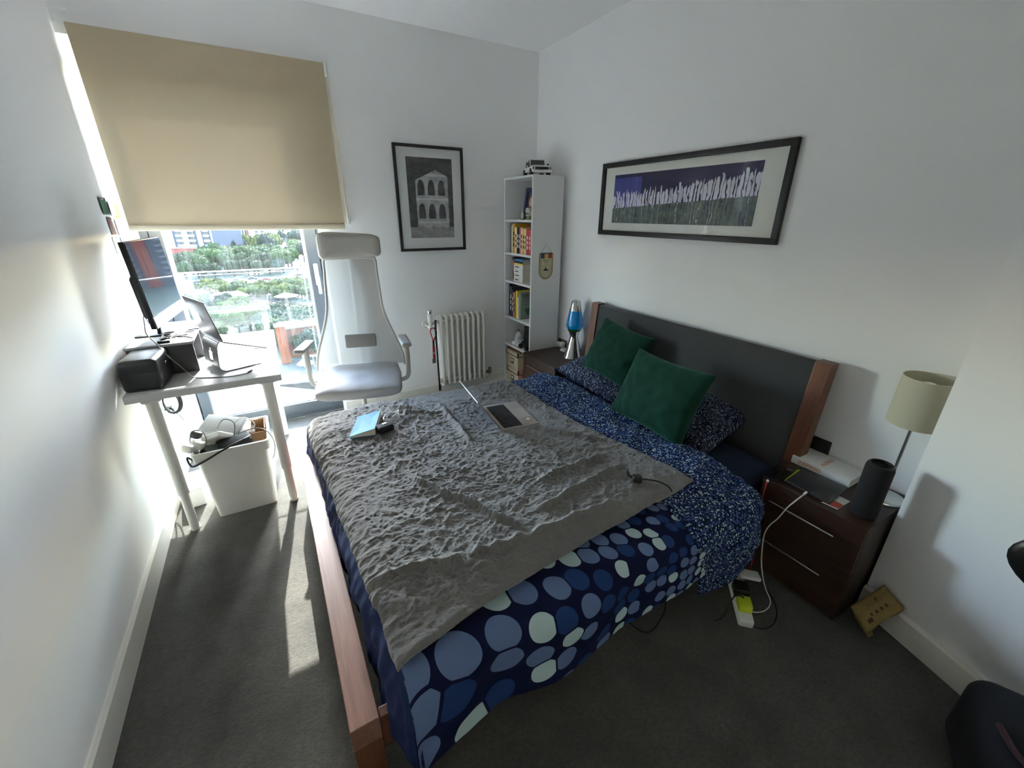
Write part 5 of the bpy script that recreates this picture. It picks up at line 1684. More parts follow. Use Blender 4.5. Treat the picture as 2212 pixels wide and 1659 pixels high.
# ------------------------------------------------------------------ things on the near cabinet
M_ORANGE = mat('orange lettering', (206, 120, 70), 0.6)
bk = thing('hardback_book', 'white hardback titled INSPIRED lying by the wall on the near cabinet', 'book', (2.08, 0.71, ZN))
zb_ = ZN + 0.0005
B().span((2.005, 0.585, zb_), (2.150, 0.825, zb_ + 0.003), bev=0.001).span((2.005, 0.585, zb_ + 0.033), (2.150, 0.825, zb_ + 0.036), bev=0.001).span((2.003, 0.585, zb_), (2.007, 0.825, zb_ + 0.036), bev=0.0015).done('cover', M_PAPER, bk)
B().span((2.007, 0.588, zb_ + 0.003), (2.146, 0.822, zb_ + 0.033)).done('pages', M_PAGES, bk)
text('spine_lettering', 'INSPIRED', M_ORANGE, bk, 0.024, (2.0024, 0.795, zb_ + 0.010), (0, -1, 0), (0, 0, 1), 0.0003)
text('cover_lettering', 'INSPIRED', M_ORANGE, bk, 0.025, (2.028, 0.700, zb_ + 0.0364), (1, 0, 0), (0, 1, 0), 0.0002)
tb = thing('tablet', 'flat black tablet near the front edge of the near cabinet', 'tablet', (1.89, 0.66, ZN))
tp = [(0, 0), (0.182, 0.012), (0.184, -0.165), (0.004, -0.180)]
B().prism([(1.806, 0.742), (1.985, 0.757), (1.984, 0.580), (1.800, 0.564)], (0, 0, ZN + 0.007), (1, 0, 0), (0, 1, 0), (0, 0, 0.007), bev=0.002).done('tablet_body', mat('black tablet cover', (42, 42, 44), 0.35), tb)
B().prism([(1.8055, 0.741), (1.8085, 0.741), (1.8025, 0.565), (1.7995, 0.565)], (0, 0, ZN + 0.0065), (1, 0, 0), (0, 1, 0), (0, 0, 0.004)).done('bright_edge', M_CHROME, tb)
tag(B().prism([(1.818, 0.735), (1.966, 0.752), (1.968, 0.735), (1.822, 0.728)], (0, 0, ZN + 0.0002), (1, 0, 0), (0, 1, 0), (0, 0, 0.004)).prism([(1.822, 0.752), (1.90, 0.762), (1.96, 0.770), (1.966, 0.754), (1.815, 0.738)], (0, 0, ZN + 0.0002), (1, 0, 0), (0, 1, 0), (0, 0, 0.0035)).done('notepad', mat('lime green notepad', (150, 176, 52), 0.6)), 'lime green notepad sticking out under the black tablet', 'notepad')
lf = thing('leaflet', 'red and white leaflet under the black tablet beside the speaker', 'leaflet', (1.85, 0.55, ZN))
B().prism([(1.800, 0.590), (1.905, 0.600), (1.905, 0.535), (1.806, 0.535)], (0, 0, ZN + 0.0003), (1, 0, 0), (0, 1, 0), (0, 0, 0.003)).done('sheet', M_PAPER, lf)
B().prism([(1.800, 0.592), (1.852, 0.592), (1.852, 0.535), (1.806, 0.535)], (0, 0, ZN + 0.0032), (1, 0, 0), (0, 1, 0), (0, 0, 0.0006)).done('red_band', mat('red band', (206, 92, 74), 0.6), lf)
ph = thing('phone', 'black phone at the headboard-side front corner of the near cabinet', 'phone', (1.82, 0.785, ZN))
B().prism([(1.757, 0.812), (1.775, 0.758), (1.925, 0.768), (1.915, 0.838)], (0, 0, ZN + 0.0002), (1, 0, 0), (0, 1, 0), (0, 0, 0.009), bev=0.003).done('phone_body', mat('phone back', (14, 16, 16), 0.12), ph)
sk2 = thing('portable_speaker', 'black cylindrical fabric speaker standing on the near cabinet', 'speaker', (1.865, 0.473, ZN))
M_FAB = NT('black speaker cloth')
vv_ = M_FAB.coord(scale=(1, 1, 1))
wv_ = M_FAB.new('ShaderNodeTexVoronoi')
wv_.inputs['Scale'].default_value = 420
M_FAB.link(vv_, wv_.inputs['Vector'])
M_FAB.setp(Base_Color=lin((20, 20, 21)), Roughness=0.85)
M_FAB.bump(wv_.outputs['Distance'], 0.5, 0.003)
M_FAB = M_FAB.m
B().lathe([(0, 0), (0.036, 0), (0.042, 0.004), (0.0445, 0.014), (0.0445, 0.210), (0.042, 0.222), (0.036, 0.226)], (1.865, 0.475, ZN), 40).done('fabric_body', M_FAB, sk2)
B().lathe([(0.0, 0.216), (0.026, 0.216), (0.031, 0.219), (0.032, 0.229), (0.036, 0.230), (0.040, 0.226), (0.0405, 0.220)], (1.865, 0.475, ZN), 40).done('top_rim', M_BLACK, sk2)
B().prism([(-0.022, -0.004), (0.022, -0.004), (0.022, 0.004), (-0.022, 0.004)], (1.865, 0.475, ZN + 0.2165), (0.8, -0.6, 0), (0.6, 0.8, 0), (0, 0, 0.004), bev=0.001).done('button_bar', M_BLACKM, sk2)
tag(B().box((1.972, 0.835, ZN + 0.008), (0.022, 0.016, 0.016), rot=(0, 0, 0.4), bev=0.004).ball((1.955, 0.800, ZN + 0.007), 0.007, 10).done('ear_plugs', mat('brown foam', (72, 50, 40), 0.8)), 'small brown ear plugs between the phone and the white book', 'ear plugs')

# table lamp
def shade_mat():
    t = NT('ivory lamp shade')
    c = lin((214, 210, 190))
    t.setp(Base_Color=c, Roughness=0.85)
    tl = t.new('ShaderNodeBsdfTranslucent')
    tl.inputs[0].default_value = (*c, 1)
    mx = t.new('ShaderNodeMixShader')
    mx.inputs[0].default_value = 0.3
    t.link(t.p.outputs[0], mx.inputs[1])
    t.link(tl.outputs[0], mx.inputs[2])
    t.link(mx.outputs[0], t.o.inputs['Surface'])
    return t.m
tl_ = thing('table_lamp', 'slim steel table lamp with an ivory drum shade on the near cabinet', 'lamp', (2.062, 0.482, ZN))
LP = (2.062, 0.482, ZN)
B().lathe([(0, 0), (0.066, 0), (0.068, 0.003), (0.066, 0.010), (0.055, 0.015), (0.012, 0.020), (0, 0.020)], LP, 40).done('base', M_CHROME, tl_)
B().cyl((LP[0], LP[1], ZN + 0.018), (LP[0], LP[1], ZN + 0.40), 0.0052, n=16).done('stem', M_STEEL, tl_)
sh_ = B().lathe([(0.0835, 0.345), (0.085, 0.345), (0.0815, 0.530), (0.080, 0.530), (0.0835, 0.345)], LP, 56).done('shade', shade_mat(), tl_)
for z_ in (0.345, 0.530):
    r_ = 0.0845 if z_ < 0.4 else 0.081
    B().lathe([(r_ - 0.002, z_ - 0.001), (r_ + 0.001, z_ - 0.001), (r_ + 0.001, z_ + 0.003), (r_ - 0.002, z_ + 0.003), (r_ - 0.002, z_ - 0.001)], LP, 56).done('shade_rim', M_CREAM, sh_)
B().cyl((LP[0], LP[1], ZN + 0.40), (LP[0], LP[1], ZN + 0.44), 0.014, n=18).done('lamp_holder', M_WPLAS, tl_)
B().lathe([(0, 0.44), (0.012, 0.44), (0.015, 0.455), (0.026, 0.48), (0.026, 0.495), (0.018, 0.512), (0, 0.518)], LP, 28).done('bulb', mat('frosted bulb', (238, 238, 232), 0.4), tl_)
sp2 = B()
for a in (0, 2.1, 4.2):
    sp2.tube([(LP[0], LP[1], ZN + 0.435), (LP[0] + 0.0825 * math.cos(a), LP[1] + 0.0825 * math.sin(a), ZN + 0.435)], 0.0015, 6)
sp2.done('shade_spider', M_STEEL, tl_)

# leads hanging down the cabinet
rc = thing('phone_lead', 'red charging lead with a white plug hanging down the near cabinet', 'cable', (1.74, 0.76, 0.3))
B().tube([(1.752, 0.786, ZN + 0.004), (1.742, 0.782, ZN + 0.003)], 0.0050, 10).done('plug', M_WPLAS, rc)
B().tube([(1.742, 0.782, ZN + 0.003), (1.722, 0.775, 0.465), (1.712, 0.768, 0.36), (1.714, 0.752, 0.245), (1.705, 0.738, 0.13), (1.66, 0.715, 0.02), (1.60, 0.70, 0.006), (1.565, 0.68, 0.035)], 0.0027, 8, smooth=6).done('cord', M_RED, rc)
wc = thing('tablet_lead', 'white charging lead snaking from the tablet to the floor', 'cable', (1.7, 0.66, 0.3))
B().tube([(1.800, 0.652, ZN + 0.010), (1.778, 0.649, ZN + 0.010)], 0.0048, 10).done('plug', M_WPLAS, wc)
B().tube([(1.778, 0.649, ZN + 0.010), (1.722, 0.648, 0.487), (1.700, 0.664, 0.444), (1.700, 0.685, 0.375), (1.702, 0.708, 0.321), (1.705, 0.719, 0.262), (1.705, 0.712, 0.188), (1.70, 0.692, 0.105), (1.69, 0.655, 0.030), (1.66, 0.606, 0.006), (1.617, 0.587, 0.005), (1.568, 0.589, 0.005), (1.525, 0.610, 0.012), (1.51, 0.625, 0.04)], 0.0027, 8, smooth=6).done('cord', M_WPLAS, wc)
ps = thing('power_strip', 'white power strip on the carpet in front of the near cabinet', 'power strip', (1.56, 0.69, 0))
e1, e2 = V((1.455, 0.592, 0)), V((1.665, 0.800, 0))
dd_ = (e2 - e1).normalized()
rot_ = math.atan2(dd_.y, dd_.x)
B().box((e1 + e2) / 2 + V((0, 0, 0.021)), ((e2 - e1).length + 0.04, 0.058, 0.040), rot=(0, 0, rot_), bev=0.010, seg=4).done('strip_body', M_WPLAS, ps)
pt = lambda k, h: e1 + (e2 - e1) * k + V((0, 0, h))
B().box(pt(0.92, 0.062), (0.055, 0.050, 0.044), rot=(0, 0, rot_), bev=0.012, seg=4).done('plug', M_WPLAS, ps)
B().box(pt(0.68, 0.060), (0.050, 0.050, 0.040), rot=(0, 0, rot_ + 0.2), bev=0.008, seg=3).done('plug', M_WPLAS, ps)
B().box(pt(0.68, 0.082) + V((0.03, -0.035, 0)), (0.050, 0.085, 0.018), rot=(0.1, 0, rot_ + 0.1), bev=0.006, seg=3).done('usb_adapter', M_WPLAS, ps)
B().box(pt(0.42, 0.062), (0.065, 0.060, 0.044), rot=(0, 0, rot_), bev=0.006, seg=3).done('plug', M_BLACK, ps)
yl = B().box(pt(0.17, 0.056), (0.058, 0.052, 0.036), rot=(0, 0, rot_), bev=0.004, seg=2).done('taped_plug', mat('yellow-green tape', (202, 214, 40), 0.6), ps)
tag(B().tube([(1.50, 0.640, 0.075), (1.47, 0.66, 0.085), (1.44, 0.66, 0.05), (1.40, 0.655, 0.006), (1.36, 0.66, 0.005)], 0.003, 8, smooth=6).done('black_lead', M_RUBBER), 'black lead crossing the yellow taped plug', 'cable')
tag(B().tube([(1.475, 0.600, 0.006), (1.482, 0.550, 0.005), (1.535, 0.529, 0.005), (1.605, 0.545, 0.005), (1.665, 0.590, 0.005), (1.705, 0.650, 0.005)], 0.0028, 8, smooth=6).done('black_lead', M_RUBBER), 'black lead curled on the carpet beside the power strip', 'cable')
tag(B().tube([(1.040, 0.86, 0.005), (1.045, 0.800, 0.005), (1.062, 0.768, 0.005), (1.090, 0.757, 0.005), (1.134, 0.765, 0.005), (1.211, 0.796, 0.005), (1.27, 0.84, 0.005)], 0.003, 8, smooth=6).done('black_lead', M_RUBBER), 'black lead looping out on the carpet under the duvet', 'cable')

# ------------------------------------------------------------------ paper bag by the wall corner
def bagmat():
    t = NT('brown kraft paper')
    v = t.coord()
    n = t.noise(v, 14, 4, 0.6)
    t.setp(Base_Color=t.mix(n, lin((134, 112, 62)), lin((164, 140, 86))), Roughness=0.8)
    t.bump(t.noise(v, 30, 3), 0.4, 0.01)
    return t.m
bg_ = thing('paper_bag', 'crumpled brown paper bag with dark print leaning at the wall corner', 'bag', (1.89, 0.36, 0))
Pa, Pb, Pc, Pd = V((1.845, 0.392, 0.075)), V((1.800, 0.318, 0.045)), V((1.958, 0.275, 0.125)), V((1.975, 0.368, 0.170))
Pa, Pb, Pc, Pd = V((1.838, 0.394, 0.082)), V((1.80, 0.3135, 0.047)), V((1.915, 0.268, 0.158)), V((1.955, 0.352, 0.180))
n_ = 16
uu, vv = np.meshgrid(np.linspace(0, 1, n_), np.linspace(0, 1, n_), indexing='ij')
quad = lambda a, b_: (np.array(Pa)[None, None] * ((1 - a) * (1 - b_))[..., None] + np.array(Pb)[None, None] * ((1 - a) * b_)[..., None] + np.array(Pc)[None, None] * (a * b_)[..., None] + np.array(Pd)[None, None] * (a * (1 - b_))[..., None])
nb = (Pb - Pa).cross(Pd - Pa).normalized()
nb = nb if nb.z > 0 else -nb
Q = quad(uu, vv) + np.array(nb)[None, None] * (0.012 * np.sin(PI * uu) * np.sin(PI * vv) + 0.004 * pnoise(uu * 4, vv * 4))[..., None]
bo = put('bag_front', gridmesh('bag_front', Q), bagmat(), bg_)
md = bo.modifiers.new('thickness', 'SOLIDIFY')
md.thickness = 0.035
md.offset = -1 if (V(Q[1, 0] - Q[0, 0]).cross(V(Q[0, 1] - Q[0, 0])).dot(nb) > 0) else 1
ux, vx = (Pd - Pa), (Pb - Pa)
M_INKB = mat('dark brown print', (74, 52, 26), 0.7)
prt = B()
random.seed(2)
for r in range(4):
    for c_ in range(3):
        if random.random() < 0.8:
            a_, b_ = 0.30 + r * 0.14, 0.22 + c_ * 0.18
            o = Pa + ux * a_ + vx * b_ + nb * 0.0135
            prt.prism([(0, 0), (0.05, 0), (0.05, 0.10 + 0.05 * random.random()), (0, 0.10)], o, ux, vx, nb * 0.0008)
prt.prism([(0, 0), (0.13, 0), (0.13, 0.14), (0, 0.14)], Pa + ux * 0.16 + vx * 0.70 + nb * 0.0105, ux, vx, nb * 0.0008)
prt.done('bag_print', M_INKB, bg_)
# the lower, folded part that reaches the floor
B().prism([(0, 0), (1, 0), (1, 1), (0, 1)], Pa - nb * 0.03, (Pb - Pa), V((1.875, 0.385, 0.0)) - V((1.838, 0.394, 0.0505)) if False else V((0.03, -0.012, -0.052)), nb * 0.02 + V((0.04, 0, 0)), bev=0.004).done('bag_bottom', bo.data.materials[0], bg_)

# ------------------------------------------------------------------ dark seat and holdall at the right edge
bc2 = thing('side_chair', 'black padded chair back cut off by the right edge of the view', 'chair', (1.66, -0.15, 0))
M_PAD = mat('black chair vinyl', (18, 18, 20), 0.4, spec=0.4)
RMb = Euler((0, -0.10, 0.10)).to_matrix()
B().ball((1.615, -0.125, 0.745), (0.040, 0.225, 0.125), 36, RMb).done('backrest', M_PAD, bc2)
B().lathe([(0, -0.03), (0.17, -0.03), (0.19, -0.012), (0.19, 0.008), (0.165, 0.026), (0, 0.03)], (1.42, -0.36, 0.45), 40).done('seat', M_PAD, bc2)
B().tube([(1.50, -0.36, 0.42), (1.645, -0.30, 0.43), (1.675, -0.20, 0.52), (1.655, -0.15, 0.70)], 0.014, 12, smooth=5).done('back_support', M_CHROME, bc2)
B().cyl((1.42, -0.36, 0.06), (1.42, -0.36, 0.43), 0.022, n=20).lathe([(0, 0), (0.20, 0), (0.20, 0.008), (0.05, 0.03), (0.022, 0.07), (0, 0.07)], (1.42, -0.36, 0), 40).done('pedestal', M_CHROME, bc2)
M_HOLD = mat('dark navy canvas', (20, 20, 30), 0.85, bump=0.2, bscale=200)
hd_ = thing('holdall', 'dark navy holdall with a dark red strap at the lower right corner', 'bag', (1.52, -0.14, 0))
HR = Euler((0, 0, 0.42)).to_matrix()
B().box((1.585, -0.175, 0.137), (0.38, 0.34, 0.274), rot=HR, bev=0.06, seg=6).done('bag_body', M_HOLD, hd_)
B().tube([HR @ V((x_, 0.02, z_)) + V((1.585, -0.175, 0.137)) for x_, z_ in ((-0.13, 0.134), (-0.10, 0.140), (0.10, 0.140), (0.13, 0.134))], 0.004, 8).done('zip', M_STEEL, hd_)
B().tube([(1.52, -0.045, 0.279), (1.465, -0.085, 0.282), (1.435, -0.125, 0.282), (1.41, -0.170, 0.276)], 0.008, 8, smooth=5).done('strap', mat('dark red webbing', (58, 26, 32), 0.7), hd_)
wt = thing('wooden_tray', 'pale-edged reddish wooden tray lying on the holdall', 'tray', (1.45, -0.10, 0.33))
B().box((1.545, -0.155, 0.279), (0.16, 0.10, 0.006), rot=(0, 0, 0.30)).done('tray_floor', mat('reddish wood', (92, 52, 44), 0.5), wt)
B().box((1.515, -0.108, 0.286), (0.15, 0.009, 0.018), rot=(0, 0, 0.25), bev=0.002).done('tray_edge', mat('pale wood', (196, 184, 156), 0.5), wt)

# ================================================================== THINGS ON THE BED
tz = throw_z
lap = thing('laptop', 'open silver laptop standing on the grey throw, its screen seen edge-on', 'laptop', (1.0, 1.8, 0.54))
Dh, Ah = V((0.922, 1.955, 0.551)), V((0.887, 1.652, 0.551))
hd2 = (Dh - Ah).normalized()
fd = V((hd2.y, -hd2.x, 0))
RLp = Matrix((fd, hd2, V((0, 0, 1)))).transposed()
cen_ = (Dh + Ah) / 2 + fd * 0.106
B().box(cen_ - V((0, 0, 0.002)), (0.213, 0.304, 0.013), rot=RLp, bev=0.004, seg=3).done('base', M_LAPT, lap)
M_LAPG = mat('warm grey laptop deck', (172, 160, 150), 0.45, 0.3)
B().box(cen_ + V((0, 0, 0.0046)), (0.211, 0.302, 0.0012), rot=RLp, bev=0.0005).done('deck', M_LAPG, lap)
kw = (Dh + Ah) / 2 + fd * 0.072
B().box(kw + V((0, 0, 0.0053)), (0.104, 0.272, 0.0010), rot=RLp).done('key_well', M_BLACKM, lap)
kk = B()
for r in range(6):
    for q in range(14):
        if r == 5 and 3 < q < 9:
            continue
        kk.box(kw + fd * (-0.043 + r * 0.0172) + hd2 * ((q - 6.5) * 0.0192) + V((0, 0, 0.0064)), (0.0148, 0.0165, 0.0016), rot=RLp)
    if r == 5:
        kk.box(kw + fd * 0.043 + hd2 * (-0.010) + V((0, 0, 0.0064)), (0.0148, 0.092, 0.0016), rot=RLp)
kko = kk.done('keys', mat('laptop keys', (34, 34, 36), 0.5), lap)
kko['kind'] = 'stuff'
B().box((Dh + Ah) / 2 + fd * 0.168 + V((0, 0, 0.0054)), (0.076, 0.122, 0.0008), rot=RLp).done('trackpad', mat('trackpad', (180, 168, 158), 0.35, 0.3), lap)
B().lathe([(0, 0), (0.010, 0), (0.010, 0.0006), (0, 0.0006)], (Dh + Ah) / 2 + fd * 0.178 + hd2 * -0.085 + V((0, 0, 0.0052)), 20).done('sticker', mat('pale sticker', (226, 222, 214), 0.5), lap)
Nn = (Ah - V((0, 0, 1.57))).cross(Dh - V((0, 0, 1.57))).normalized()
up2 = Nn.cross(hd2).normalized()
up2 = up2 if up2.z > 0 else -up2
up2 = (up2 - fd * 0.012).normalized()
nl = hd2.cross(up2).normalized()
RSc = Matrix((hd2, up2, nl)).transposed()
sc_c = (Dh + Ah) / 2 + up2 * 0.108 + V((0, 0, 0.004))
B().box(sc_c, (0.304, 0.212, 0.0055), rot=RSc, bev=0.002).done('lid', M_LAPT, lap)
sg_ = 1 if nl.dot(fd) > 0 else -1
B().box(sc_c + nl * (0.0030 * sg_), (0.292, 0.196, 0.0008), rot=RSc).done('display', M_SCREEN, lap)
# notebook
nb_ = thing('notebook', 'pale blue notebook with a splayed cover on the foot of the throw', 'notebook', (0.29, 2.0, 0.54))
zn = throw_z(0.30, 2.0) + 0.004
M_NBLUE = mat('pale blue notebook cover', (96, 146, 172), 0.7, var=0.04, nscale=12, spec=0.15)
c0, c1, c2, c3 = V((0.200, 1.925, zn + 0.004)), V((0.275, 2.105, zn + 0.016)), V((0.392, 2.095, zn + 0.030)), V((0.318, 1.900, zn + 0.030))
def quadprism(b, pts, d):
    t = bmesh.new()
    A = [t.verts.new(p) for p in pts]
    Bq = [t.verts.new(p + d) for p in pts]
    t.faces.new(A[::-1])
    t.faces.new(Bq)
    for i in range(4):
        t.faces.new((A[i], A[(i + 1) % 4], Bq[(i + 1) % 4], Bq[i]))
    return b.add(t)
quadprism(B(), [c0, c3, c2, c1], V((0, 0, 0.003))).done('front_cover', M_NBLUE, nb_)
low_ = lambda p, k: V((p.x, p.y, zn - 0.004 + k))
quadprism(B(), [low_(c0, 0), low_(c3, 0), low_(c2, 0), low_(c1, 0)], V((0, 0, 0.003))).done('back_cover', M_NBLUE, nb_)
t = bmesh.new()
A_ = [t.verts.new(low_(p, 0.003) + (V((0.31, 2.0, 0)) - V((p.x, p.y, 0))) * 0.02) for p in (c0, c3, c2, c1)]
B2 = [t.verts.new(p - V((0, 0, 0.001)) + (V((0.31, 2.0, 0)) - V((p.x, p.y, 0))) * 0.02) for p in (c0, c3, c2, c1)]
t.faces.new(A_[::-1])
t.faces.new(B2)
for i in range(4):
    t.faces.new((A_[i], A_[(i + 1) % 4], B2[(i + 1) % 4], B2[i]))
B().add(t).done('page_block', M_PAGES, nb_)
gc = thing('glasses_case', 'soft black glasses case tucked beside the pale blue notebook', 'case', (0.37, 1.92, 0.54))
B().box((0.368, 1.922, zn + 0.014), (0.085, 0.060, 0.034), rot=(0, 0.05, 0.3), bev=0.014, seg=4).done('case_shell', M_SOFTB, gc)
B().box((0.372, 1.934, zn + 0.0315), (0.024, 0.014, 0.003), rot=(0, 0, 0.3)).done('white_tag', M_PAPER, gc)
er = B()
for q in range(4):
    er.tube([(0.432 + (0.040 + 0.003 * q) * math.cos(a), 2.035 + (0.043 + 0.002 * q) * math.sin(a + 0.3 * q), zn + 0.012 + 0.003 * q + 0.004 * math.sin(2 * a + q)) for a in np.linspace(0, 2 * PI, 24)[:-1]], 0.0018, 6, closed=True)
er.tube([(0.40, 2.01, zn + 0.014), (0.40, 1.97, zn + 0.013), (0.425, 1.93, zn + 0.012), (0.45, 1.945, zn + 0.012)], 0.0018, 6, smooth=5)
tag(er.done('earphones', mat('clear white earphone lead', (206, 204, 200), 0.35)), 'coiled white earphone lead beside the pale blue notebook', 'earphones')
pg2 = thing('mains_plug', 'black mains plug and lead lying on the head end of the throw', 'plug', (1.17, 1.0, 0.53))
zp = throw_z(1.165, 0.995)
B().box((1.162, 0.996, zp + 0.010), (0.040, 0.034, 0.026), rot=(0.1, 0.1, -0.6), bev=0.008, seg=3).done('plug_body', M_BLACK, pg2)
B().tube([(1.150, 1.012, zp + 0.012), (1.142, 1.026, zp + 0.016), (1.141, 1.030, zp + 0.030)], 0.006, 8).done('jack_arm', M_BLACK, pg2)
B().cyl((1.141, 1.030, zp + 0.028), (1.1405, 1.031, zp + 0.046), 0.0032, n=10).done('jack_tip', M_CHROME, pg2)
B().tube([(1.172, 0.985, zp + 0.010), (1.195, 0.965, zp + 0.012), (1.222, 0.940, zp + 0.010), (1.240, 0.905, zp + 0.003), (1.245, 0.885, zp - 0.012)], 0.003, 8, smooth=6).done('cord', M_RUBBER, pg2)
# ================================================================== OUTSIDE, seen from a high floor
GZ = -28.0
def haze_mat(name, c, rough=0.9, var=0.1, nscale=0.3, tr=0.0):
    t = NT(name)
    c = tuple(x * 0.30 for x in lin(c))
    f = t.noise(t.coord(), nscale, 4, 0.6)
    col = t.mix(f, tuple(x * (1 - var) for x in c), tuple(min(1, x * (1 + var)) for x in c))
    t.setp(Base_Color=col, Roughness=rough)
    t.p.inputs['Specular IOR Level'].default_value = 0.2
    if tr:
        tl = t.new('ShaderNodeBsdfTranslucent')
        t.link(col, tl.inputs[0])
        mx = t.new('ShaderNodeMixShader')
        mx.inputs[0].default_value = tr
        t.link(t.p.outputs[0], mx.inputs[1])
        t.link(tl.outputs[0], mx.inputs[2])
        t.link(mx.outputs[0], t.o.inputs['Surface'])
    return t.m
def ground_mat():
    t = NT('town ground')
    v = t.coord()
    a = t.noise(v, 0.02, 4, 0.6)
    b = t.noise(v, 0.25, 4, 0.6)
    c = t.ramp(a, [(0.50, lin((20, 32, 12))), (0.64, lin((50, 50, 44)))])
    t.setp(Base_Color=t.mix(t.math('MULTIPLY', b, 0.6), c, lin((28, 38, 16))), Roughness=0.95)
    return t.m
X, Y = np.meshgrid(np.linspace(-1500, 1500, 60), np.linspace(40, 2600, 60), indexing='ij')
gr = put('ground_outside', gridmesh('ground_outside', np.stack([X, Y, 0 * X + GZ], -1)), ground_mat())
structure(gr)
def strip(name, pts, w_, m, z=0.05):
    b = B()
    for p, q in zip(pts, pts[1:]):
        p, q = V((*p, 0)), V((*q, 0))
        d_ = (q - p).normalized()
        s_ = V((-d_.y, d_.x, 0)) * (w_ / 2)
        t = bmesh.new()
        t.faces.new([t.verts.new(k + V((0, 0, GZ + z))) for k in (p - s_, q - s_, q + s_, p + s_)])
        b.add(t)
    o = b.done(name, m)
    return structure(o)
M_ROAD = haze_mat('pale concrete road', (112, 108, 102), var=0.08, nscale=0.1)
M_TARMAC = haze_mat('tarmac', (84, 84, 86), var=0.08, nscale=0.2)
strip('road_car_park', [(-62, 244), (-37, 240), (-12, 236), (14, 231), (40, 226)], 26, M_ROAD)
strip('road_side', [(14, 320), (18, 285), (22, 250), (60, 232)], 9, M_ROAD, 0.06)
strip('road_back', [(-90, 452), (-20, 430), (60, 402), (140, 380)], 14, M_ROAD, 0.06)
strip('road_railway_bed', [(-70, 262), (-30.4, 205), (12.0, 144), (40, 104)], 17, haze_mat('ballast', (84, 78, 76), var=0.15, nscale=1.5), 0.2)
strip('road_yard', [(-8, 62), (-3, 84), (6, 94)], 26, haze_mat('pale yard', (84, 86, 78), var=0.1), 0.05)
rails = thing('railway_track', 'bundle of parallel railway tracks crossing the green strip below', 'railway', (-9, 175, GZ))
M_RAIL = haze_mat('rail steel', (58, 56, 58), rough=0.5)
M_SLEEP = haze_mat('sleepers', (116, 110, 106))
rd_ = V((42.4, -61, 0)).normalized()
rn_ = V((-rd_.y, rd_.x, 0))
for k in range(5):
    for s_ in (-0.72, 0.72):
        c_ = V((-9, 174.5, GZ + 0.45)) + rn_ * ((k - 2) * 3.3 + s_)
        B().box(c_, (150, 0.34, 0.30), rot=Matrix((rd_, rn_, V((0, 0, 1)))).transposed()).done('rail', M_RAIL, rails)
slp = B()
for k in range(5):
    for i in range(0, 60):
        c_ = V((-9, 174.5, GZ + 0.28)) + rn_ * ((k - 2) * 3.3) + rd_ * ((i - 30) * 2.2)
        slp.box(c_, (0.8, 2.5, 0.1), rot=Matrix((rd_, rn_, V((0, 0, 1)))).transposed())
so2 = slp.done('sleepers', M_SLEEP, rails)
so2['kind'] = 'stuff'

# ------------------------------------------------------------------ towers
M_CLAD = haze_mat('grey cladding', (74, 78, 88), var=0.1, nscale=0.5)
M_TWHITE = haze_mat('white render', (210, 208, 202), var=0.03)
M_REDB = haze_mat('red brick plinth', (132, 60, 48), var=0.1, nscale=0.6)
M_WDARK = haze_mat('dark window glass', (36, 42, 54), rough=0.3)
A_, B2_, C_ = V((-60.0, 348.0, GZ)), V((-26.0, 329.0, GZ)), V((-23.5, 357.0, GZ))
ux = (B2_ - A_).normalized()
un = V((ux.y, -ux.x, 0))
if un.y > 0:
    un = -un
Wt = (B2_ - A_).length
RT = Matrix((ux, -un, V((0, 0, 1)))).transposed()
def tpt(a, out, z):
    return A_ + ux * a + un * out + V((0, 0, z))
t1 = thing('apartment_tower', 'slate grey apartment tower with white fins and balconies on a red base', 'building', (A_ + B2_) / 2)
B().prism([(0, 0), (Wt, 0), (Wt + 2.2, 28), (0, 28)], A_ + V((0, 0, 9.6)), ux, -un, V((0, 0, 52))).done('tower_body', M_CLAD, t1)
B().prism([(-3, -0.4), (Wt + 0.4, -0.4), (Wt + 2.7, 28), (-3, 28)], A_, ux, -un, V((0, 0, 9.0))).done('red_base', M_REDB, t1)
B().prism([(-1, -0.8), (Wt + 0.2, -0.8), (Wt + 0.2, 0.5), (-1, 0.5)], A_ + V((0, 0, 9.0)), ux, -un, V((0, 0, 0.6))).done('ledge', M_TWHITE, t1)
FH = 2.95
f0 = Wt - 30.5
def fr_(k):
    return f0 + k * 30.5
for k, wd in ((0.205, 2.2), (0.50, 2.4), (0.785, 2.0)):
    B().box(tpt(fr_(k), 0.7, 9.0 + 26), (wd, 1.6, 52), rot=RT).done('fin', M_TWHITE, t1)
NF = 14
for k0, k1 in ((-0.02, 0.13), (0.32, 0.455), (0.545, 0.68), (0.87, 0.965)):
    for f in range(NF):
        z_ = 10.0 + f * FH
        B().box(tpt(fr_((k0 + k1) / 2), 0.7, z_ + 0.6), (30.5 * (k1 - k0), 1.5, 1.15), rot=RT).done('balcony', M_TWHITE, t1)
        B().box(tpt(fr_((k0 + k1) / 2), 0.08, z_ + 2.0), (30.5 * (k1 - k0) * 0.86, 0.3, 1.5), rot=RT).done('window', M_WDARK, t1)
        for q in (0.33, 0.68):
            pass
sv = (C_ - B2_).normalized()
sn = V((sv.y, -sv.x, 0))
RS_ = Matrix((sv, sn, V((0, 0, 1)))).transposed()
B().box(B2_ + sv * 8 + sn * 0.1 + V((0, 0, 9.6 + 26)), (16, 0.6, 52), rot=RS_).done('side_wall', M_TWHITE, t1)
for k in (3.5, 7.0, 10.5):
    B().box(B2_ + sv * k + sn * 0.45 + V((0, 0, 12.5 + 25)), (1.1, 0.3, 48), rot=RS_).done('window_strip', M_WDARK, t1)
